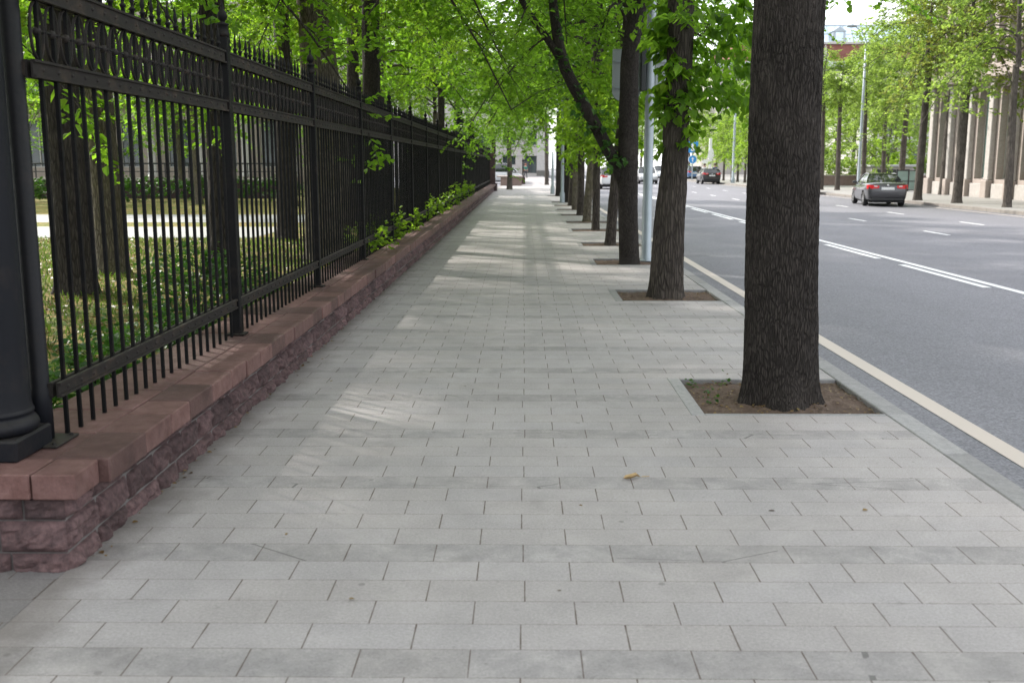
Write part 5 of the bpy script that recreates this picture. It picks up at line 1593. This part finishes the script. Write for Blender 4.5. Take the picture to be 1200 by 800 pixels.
# planter and second fence beyond the lone tree
pl = empty('stone_planter', (-0.9, 83, 0), 0, 'low pink stone planter wall with cap behind the lone far tree', 'planter')
m = MB(); m.cbox(-1.0, .7, -.3, 3.2, 0, .66, .02); m.obj('wall', M['rose_base'], pl); m = MB(); m.cbox(-1.3, .78, -.4, 3.3, .66, .78, .02); m.obj('cap', M['pink_stone'], pl)
sf = empty('iron_railing', (-0.1, 88, 0), 0, 'short black railing on a red stone base beyond the planter', 'fence')
m = MB(); m.cbox(-.2, .2, 0, 14, 0, .6, .02); m.obj('base', M['rock'], sf)
m = MB()
for k in range(60): m.tube([(0, .1 + k * .235, .6), (0, .1 + k * .235, 1.75)], .02, 4)
m.box(-.02, .02, 0, 14, 1.5, 1.55); m.box(-.02, .02, 0, 14, .75, .8); m.obj('railing', M['iron'], sf)
for k in range(3):
    m = MB(); m.cbox(-.06, .06, k * 6.9 - .02, k * 6.9 + .12, .6, 1.95, .01); m.lathe([(.07, 1.95), (.09, 2.0), (.05, 2.1), (0, 2.25)], (0, k * 6.9 + .05, 0), 8); m.obj('post', M['iron'], sf)
# frame of a white barrier far down the road
ft = P(771, 205, 150)
wf = empty('barrier_frame', (ft.x, 150, 0), 0, 'white tubular frame fence standing across the end of the road', 'barrier')
m = MB()
for x in (-1.6, -.8, 0, .8, 1.6): m.tube([(x, 0, 0), (x, 0, 2.0)], .05, 6)
m.tube([(-1.6, 0, 2.0), (1.6, 0, 2.0)], .05, 6); m.tube([(-1.6, 0, 1.1), (1.6, 0, 1.1)], .035, 6); m.obj('frame', M['sign_white'], wf)


# ================================================================== PEOPLE
def skin(name, verts, edges, radii, mat, parent, lv=1):
    me = bpy.data.meshes.new(name); me.from_pydata(verts, edges, []); me.materials.append(mat)
    o = bpy.data.objects.new(name, me); COL.objects.link(o)
    o.modifiers.new('skin', 'SKIN').use_smooth_shade = True
    sd = me.skin_vertices[0].data
    for i, r in enumerate(radii): sd[i].radius = (r, r * 0.8) if not hasattr(r, '__len__') else r
    sd[0].use_root = True
    s = o.modifiers.new('sub', 'SUBSURF'); s.levels = lv; s.render_levels = lv
    dg = bpy.context.evaluated_depsgraph_get(); dg.update()
    m2 = bpy.data.meshes.new_from_object(o.evaluated_get(dg)); m2.name = name
    if not m2.materials: m2.materials.append(mat)
    bpy.data.objects.remove(o)
    return inst(name, m2, parent)


SKIN = m_simple('skin_tone', (0.42, 0.26, 0.19), 0.6); HAIR = m_simple('hair_brown', (0.06, 0.035, 0.02), 0.7)


def person(loc, rz, label, shirt, trousers, step=0.16, hair=HAIR):
    t = empty('person', loc, rz, label, 'person')
    v = [(0, 0, .95), (0, 0, 1.15), (0, .01, 1.38), (0, .01, 1.5), (0, .02, 1.57), (0, .03, 1.66), (0, .02, 1.72),
         (-.18, .0, 1.4), (-.23, -.04, 1.13), (-.22, .08, .90), (-.21, .1, .82), (.18, 0, 1.4), (.23, .04, 1.13), (.22, -.02, .90), (.21, 0, .82),
         (-.09, 0, .9), (-.1, step * .5, .5), (-.1, step * .4, .09), (-.1, step * .4 + .15, .04), (.09, 0, .9), (.1, -step * .3, .5), (.1, -step, .1), (.1, -step + .14, .04), (0, .11, 1.63)]
    e = [(0, 1), (1, 2), (2, 3), (3, 4), (4, 5), (5, 6), (2, 7), (7, 8), (8, 9), (9, 10), (2, 11), (11, 12), (12, 13), (13, 14), (0, 15), (15, 16), (16, 17), (17, 18), (0, 19), (19, 20), (20, 21), (21, 22), (5, 23)]
    r = [(.15, .11), (.14, .105), (.16, .11), .06, .07, .095, .07, .06, .045, .038, .04, .06, .045, .038, .04, .09, .062, .042, .038, .09, .062, .042, .038, .022]
    skin('body', v, e, r, SKIN, t)
    idx = [0, 1, 2, 7, 8, 11, 12]; mp = {a: i for i, a in enumerate(idx)}
    skin('shirt', [v[i] for i in idx], [(0, 1), (1, 2), (2, 3), (3, 4), (2, 5), (5, 6)], [(.175, .13), (.165, .13), (.175, .125), .08, .065, .08, .065], shirt, t)
    idx = [0, 15, 16, 17, 19, 20, 21]
    skin('trousers', [v[i] for i in idx], [(0, 1), (1, 2), (2, 3), (0, 4), (4, 5), (5, 6)], [(.165, .125), .105, .078, .062, .105, .078, .062], trousers, t)
    m = MB(); m.lathe([(0, .13), (.07, .115), (.112, .06), (.118, 0), (.108, -.06), (.09, -.075)], (0, 0.01, 1.66), 14); m.obj('hair', hair, t)
    return t


GREEN_C = m_simple('green_cloth', (0.03, 0.13, 0.10), 0.85); DARKC = m_simple('dark_cloth', (0.03, 0.03, 0.04), 0.85)
WHITEC = m_simple('white_cloth', (0.6, 0.58, 0.58), 0.85); PINKC = m_simple('pink_cloth', (0.45, 0.25, 0.24), 0.85); BLUEC = m_simple('navy_cloth', (0.03, 0.05, 0.14), 0.85)
pp_ = P(616, 205, 118); person((pp_.x, 118, 0), 0.4, 'person in dark green clothes walking near the doorway of the pale building', GREEN_C, DARKC, hair=m_simple('hair_red', (0.22, 0.07, 0.04), 0.7))
pp_ = P(825.5, 205, 100.5); person((pp_.x, 100.5, 0), PI, 'person in white top and pink trousers on the far kerb by the black car', WHITEC, PINKC)
pp_ = P(834, 205, 101.5); person((pp_.x + .3, 101.5, 0), PI - .3, 'person in navy top and pale trousers right of the one in white', BLUEC, WHITEC)

# ================================================================== LIGHT
SUN_EL, SUN_AZ = 36.0, 51.0   # azimuth: degrees from +Y toward -X
world = bpy.data.worlds.new('World'); scene.world = world; world.use_nodes = True
wn = world.node_tree; bg = wn.nodes['Background']
sky = wn.nodes.new('ShaderNodeTexSky'); sky.sky_type = 'NISHITA'; sky.sun_disc = False
sky.sun_elevation = R(SUN_EL); sky.sun_rotation = R(-SUN_AZ); sky.dust_density = 3.0; sky.air_density = 1.2; sky.ozone_density = 1.5
# thin bright cloud cover
tc = wn.nodes.new('ShaderNodeTexCoord'); nz = wn.nodes.new('ShaderNodeTexNoise'); nz.inputs['Scale'].default_value = 2.2; nz.inputs['Detail'].default_value = 6
wn.links.new(tc.outputs['Generated'], nz.inputs['Vector'])
rp_ = wn.nodes.new('ShaderNodeValToRGB'); rp_.color_ramp.elements[0].position = 0.30; rp_.color_ramp.elements[1].position = 0.62
rp_.color_ramp.elements[0].color = (0.45, 0.45, 0.45, 1); rp_.color_ramp.elements[1].color = (0.95, 0.95, 0.95, 1)
wn.links.new(nz.outputs['Fac'], rp_.inputs[0])
mx = wn.nodes.new('ShaderNodeMix'); mx.data_type = 'RGBA'
wn.links.new(rp_.outputs[0], mx.inputs[0]); wn.links.new(sky.outputs[0], mx.inputs[6]); mx.inputs[7].default_value = (9.0, 9.2, 9.6, 1)
wn.links.new(mx.outputs[2], bg.inputs[0]); bg.inputs[1].default_value = 0.11
sl = bpy.data.lights.new('sun', 'SUN'); sl.energy = 2.8; sl.angle = R(2.2); sl.color = (1.0, 0.95, 0.87)
so = bpy.data.objects.new('sun', sl); COL.objects.link(so)
el, az = R(SUN_EL), R(SUN_AZ)
tosun = Vector((-math.sin(az) * math.cos(el), math.cos(az) * math.cos(el), math.sin(el)))
so.rotation_euler = tosun.to_track_quat('Z', 'Y').to_euler(); so.location = (-20, 20, 30)

# ================================================================== CAMERA
cd = bpy.data.cameras.new('camera'); cam = bpy.data.objects.new('camera', cd); COL.objects.link(cam)
cam.location = (0, 0, CAMH); cam.rotation_euler = (PI / 2 - PITCH, 0, YAW)
cd.sensor_width = 36; cd.lens = 36 * F / 1200; cd.clip_end = 2000; cd.clip_start = 0.05
cd.dof.use_dof = True; cd.dof.focus_distance = 9.0; cd.dof.aperture_fstop = 3.4
scene.camera = cam
scene.render.resolution_x = 1024; scene.render.resolution_y = 682
vs = scene.view_settings; vs.view_transform = 'Standard'; vs.look = 'None'; vs.gamma = 1; vs.exposure = 1.42; vs.use_curve_mapping = False
scene.render.engine = 'CYCLES'
scene.cycles.max_bounces = 10; scene.cycles.diffuse_bounces = 5; scene.cycles.transmission_bounces = 6; scene.cycles.transparent_max_bounces = 6
scene.cycles.caustics_reflective = False; scene.cycles.caustics_refractive = False
